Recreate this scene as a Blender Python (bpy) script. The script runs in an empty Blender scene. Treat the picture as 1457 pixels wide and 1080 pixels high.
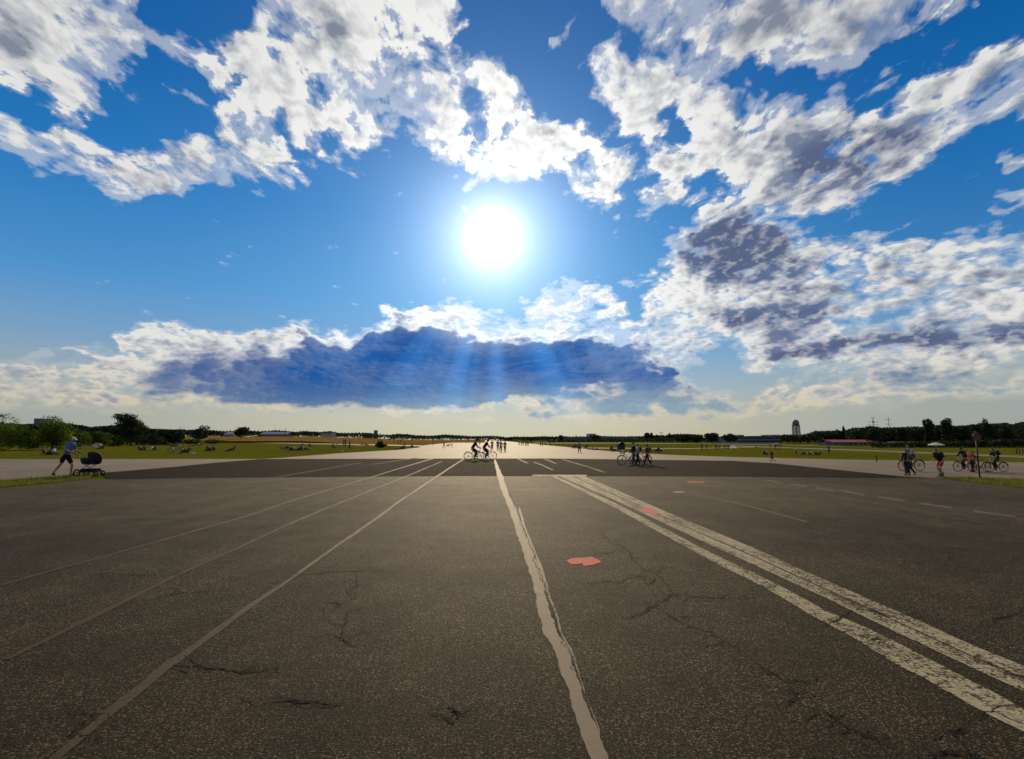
import bpy, bmesh, math, random
import numpy as np
from mathutils import Vector, Matrix

random.seed(7)
rng = np.random.default_rng(7)
SC = bpy.context.scene
COL = SC.collection
R = math.radians

# ------------------------------------------------------------------ camera
PW, PH, F = 1457.0, 1080.0, 760.0      # photograph frame and focal length in its pixels
CAMH = 1.65
VPX, HZY = 697.0, 626.0                # where the runway vanishes / the horizon
PITCH = math.atan((HZY - PH / 2) / F)
YAW = math.atan((PW / 2 - VPX) / F * math.cos(PITCH))
FWD = Vector((math.sin(YAW) * math.cos(PITCH), math.cos(YAW) * math.cos(PITCH), math.sin(PITCH)))
RGT = Vector((math.cos(YAW), -math.sin(YAW), 0))
UPV = RGT.cross(FWD)
CAMP = Vector((0, 0, CAMH))


def ray(px, py):
    return (FWD * F + RGT * (px - PW / 2) + UPV * (PH / 2 - py)).normalized()


def gp(px, py, z=0.0):
    """the point of the ground seen at that place of the survey photograph"""
    d = ray(px, py)
    t = (CAMH - z) / max(1e-5, -d.z)
    return Vector((d.x * t, d.y * t, z))


def far(px, D):
    """ground point in that bearing at distance D (measured straight ahead)"""
    d = ray(px, HZY)
    t = D / d.y
    return Vector((d.x * t, D, 0))


def hgt(px, py, P):
    """height above ground of what shows at row py standing at P"""
    d = ray(px, py)
    t = math.hypot(P.x, P.y) / math.hypot(d.x, d.y)
    return CAMH + d.z * t


cam = bpy.data.cameras.new('camera')
cam.sensor_width = 36.0
cam.lens = 36.0 * F / PW
cam.clip_start = 0.05
cam.clip_end = 30000
camo = bpy.data.objects.new('camera', cam)
COL.objects.link(camo)
camo.location = CAMP
camo.rotation_euler = (math.pi / 2 + PITCH, 0, -YAW)
SC.camera = camo
SC.view_settings.view_transform = 'Standard'
SC.view_settings.look = 'None'
SC.view_settings.exposure = 0
SC.cycles.max_bounces = 5
SC.cycles.diffuse_bounces = 2
SC.cycles.glossy_bounces = 2
SC.cycles.transparent_max_bounces = 6
SC.cycles.sample_clamp_indirect = 3.0
SC.cycles.use_adaptive_sampling = True
SC.cycles.adaptive_threshold = 0.02
SC.cycles.adaptive_min_samples = 20

SUND = ray(702, 338)                    # towards the sun
SUN_EL = math.asin(SUND.z)
SUN_AZ = math.atan2(SUND.x, SUND.y)


# ------------------------------------------------------------------ node helper
class NB:
    def __init__(self, nt):
        self.nt = nt

    def new(self, t, **kw):
        n = self.nt.nodes.new(t)
        for k, v in kw.items():
            setattr(n, k, v)
        return n

    def put(self, sock, v):
        if isinstance(v, bpy.types.NodeSocket):
            self.nt.links.new(v, sock)
        else:
            sock.default_value = v

    def m(self, op, a, b=0.0, c=0.0, clamp=False):
        n = self.new('ShaderNodeMath', operation=op, use_clamp=clamp)
        self.put(n.inputs[0], a)
        self.put(n.inputs[1], b)
        if len(n.inputs) > 2:
            self.put(n.inputs[2], c)
        return n.outputs[0]

    def v(self, op, a, b=(0, 0, 0), scale=None):
        n = self.new('ShaderNodeVectorMath', operation=op)
        self.put(n.inputs[0], a)
        self.put(n.inputs[1], b)
        if scale is not None:
            self.put(n.inputs['Scale'], scale)
        return n.outputs['Value'] if op in ('DOT_PRODUCT', 'LENGTH', 'DISTANCE') else n.outputs[0]

    def smooth(self, x, a, b, to0=0.0, to1=1.0, kind='SMOOTHSTEP'):
        n = self.new('ShaderNodeMapRange', interpolation_type=kind, clamp=True) if kind == 'LINEAR' else self.new('ShaderNodeMapRange', interpolation_type=kind)
        self.put(n.inputs['Value'], x)
        self.put(n.inputs['From Min'], a)
        self.put(n.inputs['From Max'], b)
        self.put(n.inputs['To Min'], to0)
        self.put(n.inputs['To Max'], to1)
        return n.outputs[0]

    def noise(self, vec, scale, detail=4.0, rough=0.5, dist=0.0, lac=2.0, color=False, dim='3D'):
        n = self.new('ShaderNodeTexNoise', noise_dimensions=dim)
        if dim == '1D':
            self.put(n.inputs['W'], vec)
        else:
            self.put(n.inputs['Vector'], vec)
        n.inputs['Scale'].default_value = scale
        n.inputs['Detail'].default_value = detail
        n.inputs['Roughness'].default_value = rough
        n.inputs['Lacunarity'].default_value = lac
        n.inputs['Distortion'].default_value = dist
        return n.outputs['Color' if color else 'Fac']

    def mix(self, f, a, b, mode='MIX'):
        n = self.new('ShaderNodeMix', data_type='RGBA', blend_type=mode)
        n.clamp_factor = True
        self.put(n.inputs[0], f)
        self.put(n.inputs[6], a if isinstance(a, bpy.types.NodeSocket) else (*a, 1) if len(a) == 3 else a)
        self.put(n.inputs[7], b if isinstance(b, bpy.types.NodeSocket) else (*b, 1) if len(b) == 3 else b)
        return n.outputs[2]

    def ramp(self, x, stops, interp='LINEAR'):
        n = self.new('ShaderNodeValToRGB')
        r = n.color_ramp
        r.interpolation = interp
        while len(r.elements) > 1:
            r.elements.remove(r.elements[-1])
        for i, (p, c) in enumerate(stops):
            e = r.elements[0] if i == 0 else r.elements.new(p)
            e.position = p
            e.color = (*c, 1) if len(c) == 3 else c
        self.put(n.inputs[0], x)
        return n.outputs[0]

    def xyz(self, x, y, z):
        n = self.new('ShaderNodeCombineXYZ')
        self.put(n.inputs[0], x)
        self.put(n.inputs[1], y)
        self.put(n.inputs[2], z)
        return n.outputs[0]

    def sep(self, v):
        n = self.new('ShaderNodeSeparateXYZ')
        self.put(n.inputs[0], v)
        return n.outputs

# ------------------------------------------------------------------ sky
# A coarse weather map (cover / thickness / blueness by azimuth and elevation) held in curve nodes,
# broken up by fractal noise into clouds.
S4 = 4
GW, GH = int(PW / S4) + 1, int(640 / S4)


def blur(a, s):
    k = max(1, int(s * 3))
    x = np.arange(-k, k + 1)
    w = np.exp(-x * x / (2 * s * s))
    w /= w.sum()
    p = np.pad(a, ((k, k), (k, k)), mode='edge')
    p = np.apply_along_axis(lambda r: np.convolve(r, w, 'valid'), 0, p)
    return np.apply_along_axis(lambda r: np.convolve(r, w, 'valid'), 1, p)


gy, gx = np.mgrid[0:GH, 0:GW]
gxp, gyp = gx * S4 + 2.0, gy * S4 + 2.0


def inpoly(pts):
    m = np.zeros(gx.shape, bool)
    n = len(pts)
    for i in range(n):
        (x0, y0), (x1, y1) = pts[i], pts[(i + 1) % n]
        if y0 == y1:
            continue
        c = ((y0 > gyp) != (y1 > gyp)) & (gxp < (x1 - x0) * (gyp - y0) / (y1 - y0) + x0)
        m ^= c
    return m.astype(float)


COV = np.full(gx.shape, 0.0)
DRK = np.full(gx.shape, 0.25)
BLU = np.full(gx.shape, 0.25)


def paint(m, cov=None, drk=None, blu=None):
    for arr, v in ((COV, cov), (DRK, drk), (BLU, blu)):
        if v is not None:
            arr[:] = arr * (1 - m) + v * m


def P(pts, soft, cov=None, drk=None, blu=None):
    paint(blur(inpoly(pts), soft / S4), cov, drk, blu)


def E(x, y, rx, ry, ang=0, cov=None, drk=None, blu=None, amt=1.0):
    c, s = math.cos(R(ang)), math.sin(R(ang))
    u = ((gxp - x) * c + (gyp - y) * s) / rx
    v = (-(gxp - x) * s + (gyp - y) * c) / ry
    m = 1 / (1 + np.exp((np.sqrt(u * u + v * v) - 1) * 7))
    paint(m * amt, cov, drk, blu)


def L(pts, w, cov=None, drk=None, blu=None):
    m = np.zeros(gx.shape)
    for (x0, y0), (x1, y1) in zip(pts, pts[1:]):
        dx, dy = x1 - x0, y1 - y0
        t = np.clip(((gxp - x0) * dx + (gyp - y0) * dy) / (dx * dx + dy * dy), 0, 1)
        d = np.hypot(gxp - x0 - t * dx, gyp - y0 - t * dy)
        m = np.maximum(m, 1 / (1 + np.exp((d / w - 1) * 5)))
    paint(m, cov, drk, blu)


# upper left
P([(0, -30), (150, -30), (185, 60), (200, 105), (150, 140), (85, 148), (0, 120)], 12, .95, .42, .1)
P([(60, -30), (215, -30), (200, 25), (120, 25)], 8, .8, .2)
E(50, 100, 60, 25, 0, drk=.65)
E(40, 60, 45, 20, 0, drk=.6)
L([(40, 140), (110, 148), (195, 160)], 9, .68, .2)
L([(175, 45), (235, 62), (320, 85)], 16, .8, .25)
L([(300, 85), (360, 70)], 22, .9, .3)
L([(222, 125), (290, 150), (300, 185)], 14, .62, .2)
L([(0, 170), (50, 215), (95, 250), (180, 262), (250, 245)], 22, .92, .35)
L([(90, 195), (150, 222), (230, 228), (290, 232)], 22, .88, .3)
E(120, 240, 50, 10, 20, drk=.75, blu=.3)
P([(355, -30), (640, -30), (650, 45), (590, 55), (560, 80), (580, 150), (575, 205), (520, 225),
   (470, 210), (370, 255), (270, 240), (290, 205), (310, 180), (290, 150), (340, 120), (350, 70), (370, 30)], 12, .93, .28, .1)
E(455, 20, 55, 35, 60, drk=.7)
E(400, 65, 9, 14, 0, .3)
E(455, 130, 26, 14, 40, .42)
E(478, 192, 20, 9, 10, .35)
E(600, 42, 9, 16, 30, .4)
E(548, 115, 16, 14, 0, .3)
E(592, 150, 8, 14, -20, .4)
L([(615, 40), (655, 48)], 11, .75, .2)
P([(520, 60), (600, 20), (660, 60), (650, 110), (600, 160), (545, 170), (520, 120)], 10, .84, .22, .05)
P([(585, 70), (640, 95), (700, 90), (760, 130), (800, 165), (870, 200), (895, 240), (880, 285), (800, 275),
   (745, 255), (690, 250), (640, 225), (610, 190), (600, 150), (565, 105)], 10, .9, .22, 0)
E(665, 118, 22, 10, 0, .4)
E(775, 150, 22, 9, 30, .42)
E(660, 190, 60, 35, 40, drk=.25)
L([(790, 50), (815, 20)], 12, .6, .2)
E(1380, 90, 10, 10, 0, .3)
# upper right
P([(862, -30), (1400, -30), (1330, 50), (1260, 80), (1190, 118), (1100, 100), (1030, 75), (950, 70), (900, 60), (870, 25)], 12, .97, .45, .1)
P([(842, 70), (900, 80), (980, 105), (1060, 125), (1140, 120), (1230, 150), (1300, 120), (1400, 60), (1480, 30),
   (1480, 175), (1390, 180), (1300, 232), (1230, 290), (1130, 305), (1040, 280), (960, 288), (895, 285), (890, 255),
   (925, 225), (890, 195), (865, 150), (850, 110)], 11, .9, .38, .12)
E(1100, 30, 60, 28, -10, drk=.7)
E(1230, 45, 80, 30, -20, drk=.75)
E(950, 20, 40, 20, 0, drk=.5)
L([(1075, 108), (1170, 128), (1270, 135), (1350, 60), (1420, 15)], 11, .25)
L([(925, 75), (1030, 100)], 8, .42)
E(1265, 140, 16, 14, 0, .2)
E(950, 190, 22, 14, 10, .28)
E(905, 245, 10, 20, 10, .35)
E(1000, 262, 30, 8, -10, .42)
E(1150, 200, 60, 22, 5, drk=.5)
E(1075, 190, 60, 25, 0, drk=.42)
E(1210, 225, 105, 50, -12, 1.15, 1.0, .35)
E(1150, 275, 50, 22, -10, .9, .8, .35)
E(1430, 130, 40, 22, -30, drk=.65)
L([(1440, 240), (1470, 225)], 14, .8)
L([(1425, 290), (1470, 280)], 12, .8)
L([(1320, 272), (1370, 262)], 7, .58, .1)
L([(1320, 325), (1410, 315)], 8, .6, .1)
# right middle bank
P([(940, 375), (985, 310), (1060, 292), (1120, 318), (1150, 335), (1220, 330), (1300, 345), (1380, 340), (1480, 325),
   (1480, 520), (1380, 530), (1250, 525), (1120, 520), (1040, 500), (980, 500), (900, 470), (905, 420)], 10, .86, .45, .2)
E(1055, 355, 88, 50, 10, 1.05, 1.0, .6)
E(1130, 345, 22, 12, 0, .45)
E(1225, 385, 45, 10, 0, .5)
E(1100, 400, 40, 12, 0, drk=.75, blu=.5)
P([(1170, 462), (1240, 445), (1290, 437), (1350, 445), (1300, 460), (1200, 482)], 5, .15)
L([(1010, 462), (1090, 452), (1170, 438)], 15, .98, .95, .55)
L([(1110, 500), (1230, 487), (1350, 474), (1480, 466)], 17, .98, .98, .55)
L([(1150, 415), (1250, 410), (1457, 392)], 13, drk=.72)
L([(1170, 370), (1300, 380), (1457, 362)], 9, drk=.7)
L([(1180, 522), (1300, 518), (1480, 505)], 9, .85, .5, .5)
L([(1240, 545), (1350, 540), (1480, 548)], 13, .92, .95, .75)
L([(1000, 400), (950, 425), (930, 460), (1010, 470)], 14, .9, .15)
L([(890, 400), (930, 395)], 7, .6, .1)
L([(855, 388), (868, 388)], 6, .6, .1)
# low cumulus bank across the middle
P([(-20, 500), (70, 495), (150, 500), (240, 505), (300, 515), (300, 575), (120, 568), (-20, 565)], 9, .70, .62, .6)
L([(-10, 545), (60, 560), (140, 555), (300, 560)], 10, .82, .55, .7)
P([(180, 480), (235, 458), (300, 468), (370, 475), (420, 462), (470, 470), (520, 470), (520, 540), (300, 560), (210, 535)], 7, .88, .4, .7)
E(210, 515, 45, 22, 0, .95, .88, .9)
P([(225, 535), (330, 500), (400, 490), (480, 480), (530, 462), (600, 450), (680, 470), (760, 478), (830, 485), (900, 500), (950, 515), (985, 540),
   (930, 556), (850, 552), (770, 562), (720, 575), (600, 586), (480, 584), (380, 577), (290, 570), (230, 560)], 6, 1.05, 1.0, 1.0)
E(410, 480, 20, 14, 0, .85, .1, .4)
P([(525, 475), (545, 442), (590, 438), (640, 436), (700, 440), (740, 455), (740, 480), (660, 478), (600, 462)], 6, .82, .25, .4)
P([(735, 480), (745, 425), (800, 408), (830, 402), (885, 425), (890, 465), (930, 470), (1010, 470), (1030, 490), (960, 500), (900, 495), (820, 478)], 7, .82, .3, .3)
E(850, 462, 26, 12, 0, .5)
L([(700, 412), (730, 412)], 7, .6, .1)
E(640, 450, 14, 10, 0, drk=.6, blu=.4)
E(565, 452, 14, 9, 0, drk=.8, blu=.7)
L([(985, 540), (940, 538)], 9, .95, .75, .8)
L([(900, 500), (960, 505), (1010, 500)], 9, .95, .55, .8)
P([(180, 556), (340, 560), (420, 577), (300, 574), (200, 568)], 6, .95, .9, .95)
E(150, 520, 90, 22, 0, .66, .55, .5)
E(270, 528, 60, 14, 0, None, .85, .9)
E(250, 545, 120, 34, -6, None, .62, .66, .8)
E(380, 505, 60, 14, -4, None, .55, .60, .7)
E(215, 500, 30, 14, 0, .85, .3, .4)
E(470, 492, 26, 8, -8, None, .2, .3, .8)
E(215, 500, 30, 14, 0, .85, .3, .4)
E(300, 480, 40, 10, 0, .85, .2, .35)
# pale streaks under it
P([(735, 578), (780, 566), (900, 556), (1040, 560), (1075, 585), (1010, 601), (740, 596)], 11, 1.10, .80, .86)
L([(735, 566), (800, 560), (880, 556)], 5, .85, .2, .3)
E(925, 583, 9, 6, 0, .8, .2, .4)
L([(1040, 592), (1100, 586), (1160, 592)], 7, 1.0, .6, .7)
L([(540, 590), (640, 592), (700, 586)], 5, .75, .35, .5)
P([(1060, 548), (1200, 540), (1457, 530), (1480, 560), (1300, 578), (1080, 575)], 6, .86, .6, .6)
L([(1200, 548), (1300, 543), (1457, 548)], 9, .85, .7, .7)
L([(300, 592), (560, 597), (700, 592)], 5, .5, .25, .3)

L([(-20, 575), (150, 578), (330, 588), (420, 590)], 8, .62, .25, .3)
L([(420, 600), (700, 604), (900, 603)], 5, .52, .15, .2)
L([(980, 594), (1180, 590), (1457, 585)], 8, .80, .5, .6)
L([(1040, 520), (1150, 528), (1250, 524)], 6, .66, .15, .2)
NAZ, NEL = 97, 34
AZ0, AZ1, EL0, EL1 = -48.0, 48.0, 0.0, 46.2


def samp(arr, px, py):
    x = min(max(px / S4 - .5, 0), GW - 1.001)
    y = min(max(py / S4 - .5, 0), GH - 1.001)
    i, j = int(x), int(y)
    fx, fy = x - i, y - j
    return (arr[j, i] * (1 - fx) + arr[j, i + 1] * fx) * (1 - fy) + (arr[j + 1, i] * (1 - fx) + arr[j + 1, i + 1] * fx) * fy


def topx(d):
    w = d.dot(FWD)
    return PW / 2 + F * d.dot(RGT) / w, PH / 2 - F * d.dot(UPV) / w


TAB = np.zeros((NEL, NAZ, 3))
for j in range(NEL):
    el = R(EL0 + (EL1 - EL0) * j / (NEL - 1))
    for i in range(NAZ):
        az = R(AZ0 + (AZ1 - AZ0) * i / (NAZ - 1))
        d = Vector((math.sin(az) * math.cos(el), math.cos(az) * math.cos(el), math.sin(el)))
        px, py = topx(d)
        TAB[j, i] = [samp(a, px, py) for a in (COV, DRK, BLU)]
TAB = np.clip(TAB, 0, 1)

world = bpy.data.worlds.new("World")
SC.world = world
world.use_nodes = True
nt = world.node_tree
nt.nodes.clear()
B = NB(nt)
tc = B.new('ShaderNodeTexCoord').outputs['Generated']
D = B.v('NORMALIZE', tc)
dx, dy, dz = B.sep(D)
zc = B.m('MAXIMUM', dz, 0.0)

# warp
w1 = B.v('SUBTRACT', B.noise(B.v('MULTIPLY', D, (1, 1, 1.7)), 9, 5, .55, color=True), (.5, .5, .5))
w2 = B.v('SCALE', w1, scale=.10)
DW = B.v('ADD', D, w2)
wx, wy, wz = B.sep(DW)
az = B.m('DEGREES', B.m('ARCTAN2', wx, wy))
azr = B.m('DEGREES', B.m('ARCTAN2', dx, dy))
elr = B.m('DEGREES', B.m('ARCSINE', zc))
warpk = B.smooth(elr, 0, 9, .25, 1.0)
el = B.m('ADD', elr, B.m('MULTIPLY', B.m('MULTIPLY', B.sep(w1)[2], 6.0), warpk))
u = B.smooth(az, AZ0, AZ1, 0, 1, 'LINEAR')
vv = B.m('MULTIPLY', B.smooth(el, EL0, EL1, 0, 1, 'LINEAR'), NEL - 1)
uc = B.xyz(u, u, u)
acc = None
for j in range(NEL):
    n = B.new('ShaderNodeRGBCurve')
    mp = n.mapping
    mp.extend = 'HORIZONTAL'
    for c in range(3):
        cv = mp.curves[c]
        row = TAB[j, :, c]
        cv.points[0].location = (0, row[0])
        cv.points[1].location = (1, row[-1])
        keep = [i for i in range(1, NAZ - 1) if abs(row[i] - .5 * (row[i - 1] + row[i + 1])) > .004 or i % 6 == 0]
        for i in keep:
            cv.points.new(i / (NAZ - 1), row[i])
        for p in cv.points:
            p.handle_type = 'AUTO_CLAMPED'
    mp.update()
    B.put(n.inputs['Color'], uc)
    hat = B.m('SUBTRACT', 1.0, B.m('ABSOLUTE', B.m('SUBTRACT', vv, float(j))), clamp=True)
    t = B.v('SCALE', n.outputs[0], scale=hat)
    acc = t if acc is None else B.v('ADD', acc, t)
cov, drk, blu = B.sep(acc)

# fractal detail: a flat cloud deck overhead, heaped cumulus low down
den = B.m('ADD', zc, .10)
PX = B.m('DIVIDE', dx, den)
PY = B.m('DIVIDE', dy, den)
hi_v = B.xyz(PX, B.m('MULTIPLY', PY, .62), 0.0)
sdx, sdy, sdz = SUND


def hi_noise(off=(0, 0, 0)):
    vv_ = B.v('ADD', hi_v, off)
    return B.m('ADD', B.noise(vv_, 6.5, 8, .66, .3), B.m('MULTIPLY', B.m('SUBTRACT', B.noise(vv_, 21, 5, .62, .2), .5), .42))


def lo_noise(off=(0, 0, 0)):
    vv_ = B.v('ADD', B.v('MULTIPLY', D, (1, 1, 2.35)), off)
    return B.noise(vv_, 20, 7, .64, .2)


def puff(v, scale):
    n = B.new('ShaderNodeTexVoronoi', feature='F1')
    B.put(n.inputs['Vector'], v)
    n.inputs['Scale'].default_value = scale
    n.inputs['Detail'].default_value = 1.0
    n.inputs['Roughness'].default_value = .55
    n.inputs['Lacunarity'].default_value = 2.3
    return B.m('SUBTRACT', .75, n.outputs['Distance'])


wl = B.v('SCALE', B.v('SUBTRACT', B.noise(D, 14, 3, .5, color=True), (.5, .5, .5)), scale=.05)
LV = B.v('ADD', B.v('MULTIPLY', D, (1, 1, 2.0)), wl)
HV = B.v('ADD', hi_v, B.v('SCALE', wl, scale=2.5))
ksel = B.smooth(elr, 14, 24)
pl, ph = puff(LV, 30), puff(HV, 11)
nh = B.m('ADD', hi_noise(), B.m('MULTIPLY', ph, .16))
nl = B.m('ADD', lo_noise(), B.m('MULTIPLY', pl, .22))
n0 = B.m('ADD', B.m('MULTIPLY', nh, ksel), B.m('MULTIPLY', nl, B.m('SUBTRACT', 1, ksel)))
# second reading a little towards the sun: which side of every puff is lit
toS = B.v('SCALE', B.v('SUBTRACT', tuple(SUND), D), scale=.022)
nl2 = B.m('ADD', B.noise(B.v('ADD', B.v('MULTIPLY', D, (1, 1, 2.35)), toS), 20, 5, .62, .2), B.m('MULTIPLY', puff(B.v('ADD', LV, B.v('SCALE', toS, scale=.7)), 30), .30))
nl1 = B.m('ADD', B.noise(B.v('MULTIPLY', D, (1, 1, 2.35)), 20, 5, .62, .2), B.m('MULTIPLY', pl, .30))
spx, spy = SUND.x / (SUND.z + .1), SUND.y / (SUND.z + .1)
toH = B.v('SCALE', B.v('SUBTRACT', (spx, spy * .62, 0), hi_v), scale=.03)
nh2 = B.m('ADD', B.noise(B.v('ADD', hi_v, toH), 6.5, 5, .62, .3), B.m('MULTIPLY', puff(B.v('ADD', HV, toH), 11), .22))
nh1 = B.m('ADD', B.noise(hi_v, 6.5, 5, .62, .3), B.m('MULTIPLY', ph, .22))
lit = B.m('ADD', B.m('MULTIPLY', B.m('SUBTRACT', nh1, nh2), ksel),
          B.m('MULTIPLY', B.m('SUBTRACT', nl1, nl2), B.m('SUBTRACT', 1, ksel)))

amp = B.smooth(elr, 3, 27, .80, 2.1)
cov2 = B.m('ADD', .03, B.m('MULTIPLY', cov, .78))
cov2 = B.m('ADD', cov2, B.m('MULTIPLY', B.smooth(blu, .6, .95), .22))
dens = B.m('ADD', cov2, B.m('MULTIPLY', B.m('SUBTRACT', n0, .5), amp))
alpha = B.smooth(dens, .42, B.m('ADD', .56, B.m('MULTIPLY', B.smooth(B.noise(B.v('MULTIPLY', D, (1, 1, 1.5)), 4.5, 3, .5), .38, .62), B.smooth(elr, 6, 30, .20, .50))))
nsm = B.m('ADD', B.m('MULTIPLY', nh1, ksel), B.m('MULTIPLY', nl1, B.m('SUBTRACT', 1, ksel)))
dens2 = B.m('ADD', cov2, B.m('MULTIPLY', B.m('SUBTRACT', B.m('ADD', B.m('MULTIPLY', nsm, .75), B.m('MULTIPLY', n0, .25)), .5), amp))
veil = B.m('MULTIPLY', B.smooth(dens2, .26, .52), B.smooth(elr, 3, 12, .25, .42))
alpha = B.m('MAXIMUM', alpha, veil)
core = B.smooth(dens2, .52, 1.05)

# angle from the sun
cs = B.v('DOT_PRODUCT', D, tuple(SUND))
ang = B.m('DEGREES', B.m('ARCCOSINE', B.m('MINIMUM', cs, 1.0)))


def gaus(x, s):
    q = B.m('DIVIDE', x, s)
    return B.m('EXPONENT', B.m('MULTIPLY', B.m('MULTIPLY', q, q), -1.0))


# clear air
sky_n = B.new('ShaderNodeTexSky', sky_type='NISHITA', sun_disc=False)
sky_n.sun_elevation = SUN_EL
sky_n.sun_rotation = SUN_AZ
sky_n.altitude = 50
sky_n.air_density = 1.0
sky_n.dust_density = 1.2
sky_n.ozone_density = 2.0
nish = B.v('SCALE', sky_n.outputs[0], scale=0.05)
blue = B.ramp(B.m('DIVIDE', elr, 46.0), [
    (0.00, (.60, .52, .35)), (0.05, (.58, .53, .39)), (0.11, (.38, .47, .52)), (0.19, (.19, .38, .62)),
    (0.32, (.085, .32, .66)), (0.5, (.022, .21, .56)), (0.7, (.004, .13, .42)), (1.0, (.002, .085, .31))])
# away from the sun the low sky is greyer and everything is deeper
side = B.smooth(B.m('ABSOLUTE', B.m('SUBTRACT', azr, math.degrees(SUN_AZ))), 8, 46)
low = B.smooth(elr, 1, 14, 1, 0)
blue = B.mix(B.m('MULTIPLY', side, B.m('MULTIPLY', low, .75)), blue, (.30, .35, .36))
sideR = B.smooth(B.m('SUBTRACT', azr, math.degrees(SUN_AZ)), 8, 46)
blue = B.mix(B.m('MULTIPLY', B.m('ADD', B.m('MULTIPLY', side, .16), B.m('MULTIPLY', sideR, .28)), B.smooth(elr, 6, 18)), blue, (.004, .09, .30))
air = B.v('ADD', B.v('SCALE', blue, scale=.92), B.v('SCALE', B.v('MULTIPLY', nish, (.15, .6, 1.0)), scale=.08))
halo = B.m('ADD', B.m('MULTIPLY', gaus(ang, 9), .34), B.m('MULTIPLY', gaus(ang, 20), .15))
air = B.v('ADD', air, B.v('SCALE', (.66, .82, 1.0), scale=halo))

# cloud light
near = gaus(ang, 17)
white = B.mix(B.smooth(elr, 1, 10), (.68, .60, .43), (.86, .86, .84))
white = B.v('SCALE', white, scale=B.m('ADD', .88, B.m('MULTIPLY', near, .55)))
grey = B.mix(blu, (.24, .27, .33), (.008, .080, .31))
grey = B.mix(B.m('MULTIPLY', B.smooth(drk, .72, .95), B.m('SUBTRACT', 1, B.smooth(blu, .6, .9))), grey, (.10, .13, .235))
grey = B.mix(B.m('MULTIPLY', B.smooth(elr, 3.0, 7.0, .85, 0), B.smooth(azr, -20, 4, .35, 1)), grey, (.27, .39, .46))
shade = B.m('MULTIPLY', core, B.m('ADD', .12, B.m('MULTIPLY', drk, .98)), clamp=True)
shade = B.m('ADD', shade, B.m('MULTIPLY', B.m('MULTIPLY', B.m('SUBTRACT', drk, .50), 1.7, clamp=True), alpha), clamp=True)
shade = B.m('SUBTRACT', shade, B.m('MULTIPLY', B.m('MULTIPLY', lit, B.smooth(blu, .5, .95, 1, .45)), B.smooth(elr, 10, 26, 2.9, 4.2)), clamp=True)
nd = B.m('SUBTRACT', n0, .5)
deep = B.smooth(B.m('ADD', blu, B.m('MULTIPLY', nd, 1.2)), .60, .90)
big = B.noise(B.v('MULTIPLY', D, (1, 1, 2.4)), 6, 5, .55)
dshade = B.m('SUBTRACT', B.smooth(big, .32, .68, .90, 1.02), B.m('MULTIPLY', lit, .26))
shade = B.m('ADD', B.m('MULTIPLY', shade, B.m('SUBTRACT', 1, deep)), B.m('MULTIPLY', deep, dshade), clamp=True)
shade = B.m('MULTIPLY', shade, B.smooth(ang, 2, 14, .35, 1))
ccol = B.mix(shade, white, grey)
# rays fanning down from behind the cloud edge
s_r = Vector((math.cos(SUN_AZ), -math.sin(SUN_AZ), 0))
s_u = s_r.cross(SUND) * -1
if s_u.z < 0:
    s_u = -s_u
ra = B.v('DOT_PRODUCT', D, tuple(s_r))
rb = B.v('DOT_PRODUCT', D, tuple(s_u))
phi = B.m('ARCTAN2', ra, B.m('MULTIPLY', rb, -1.0))
rn = B.m('ADD', .22, B.smooth(B.noise(B.m('ADD', phi, 6.1), 4.2, 2.5, .5, dim='1D'), .32, .72))
rayk = B.m('MULTIPLY', rn, B.m('MULTIPLY', B.smooth(ang, 7, 11), B.smooth(ang, 11, 28, 1, 0)))
rayk = B.m('MULTIPLY', rayk, B.smooth(B.m('ABSOLUTE', phi), .9, 1.5, 1, 0))
ccol = B.v('ADD', ccol, B.v('SCALE', (.035, .13, .27), scale=B.m('MULTIPLY', rayk, .85)))
skyc = B.mix(alpha, air, ccol)
disc = B.m('ADD', B.m('MULTIPLY', gaus(ang, 2.5), 1.1), B.m('MULTIPLY', gaus(ang, 5.6), .52))
skyc = B.v('ADD', skyc, B.v('SCALE', (1.0, .99, .97), scale=disc))
bg = B.new('ShaderNodeBackground')
B.put(bg.inputs[0], skyc)
bg.inputs[1].default_value = 1.0
out = B.new('ShaderNodeOutputWorld')
nt.links.new(bg.outputs[0], out.inputs[0])
world.cycles.sampling_method = 'MANUAL'
world.cycles.sample_map_resolution = 512

sun = bpy.data.lights.new('sun', 'SUN')
sun.energy = 3.8
sun.angle = R(.53)
sun.color = (1.0, .80, .52)
suno = bpy.data.objects.new('sun', sun)
COL.objects.link(suno)
suno.rotation_euler = (-SUND).to_track_quat('-Z', 'Y').to_euler()
suno.location = (0, 0, 60)

# ------------------------------------------------------------------ materials
MATS = {}


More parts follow.
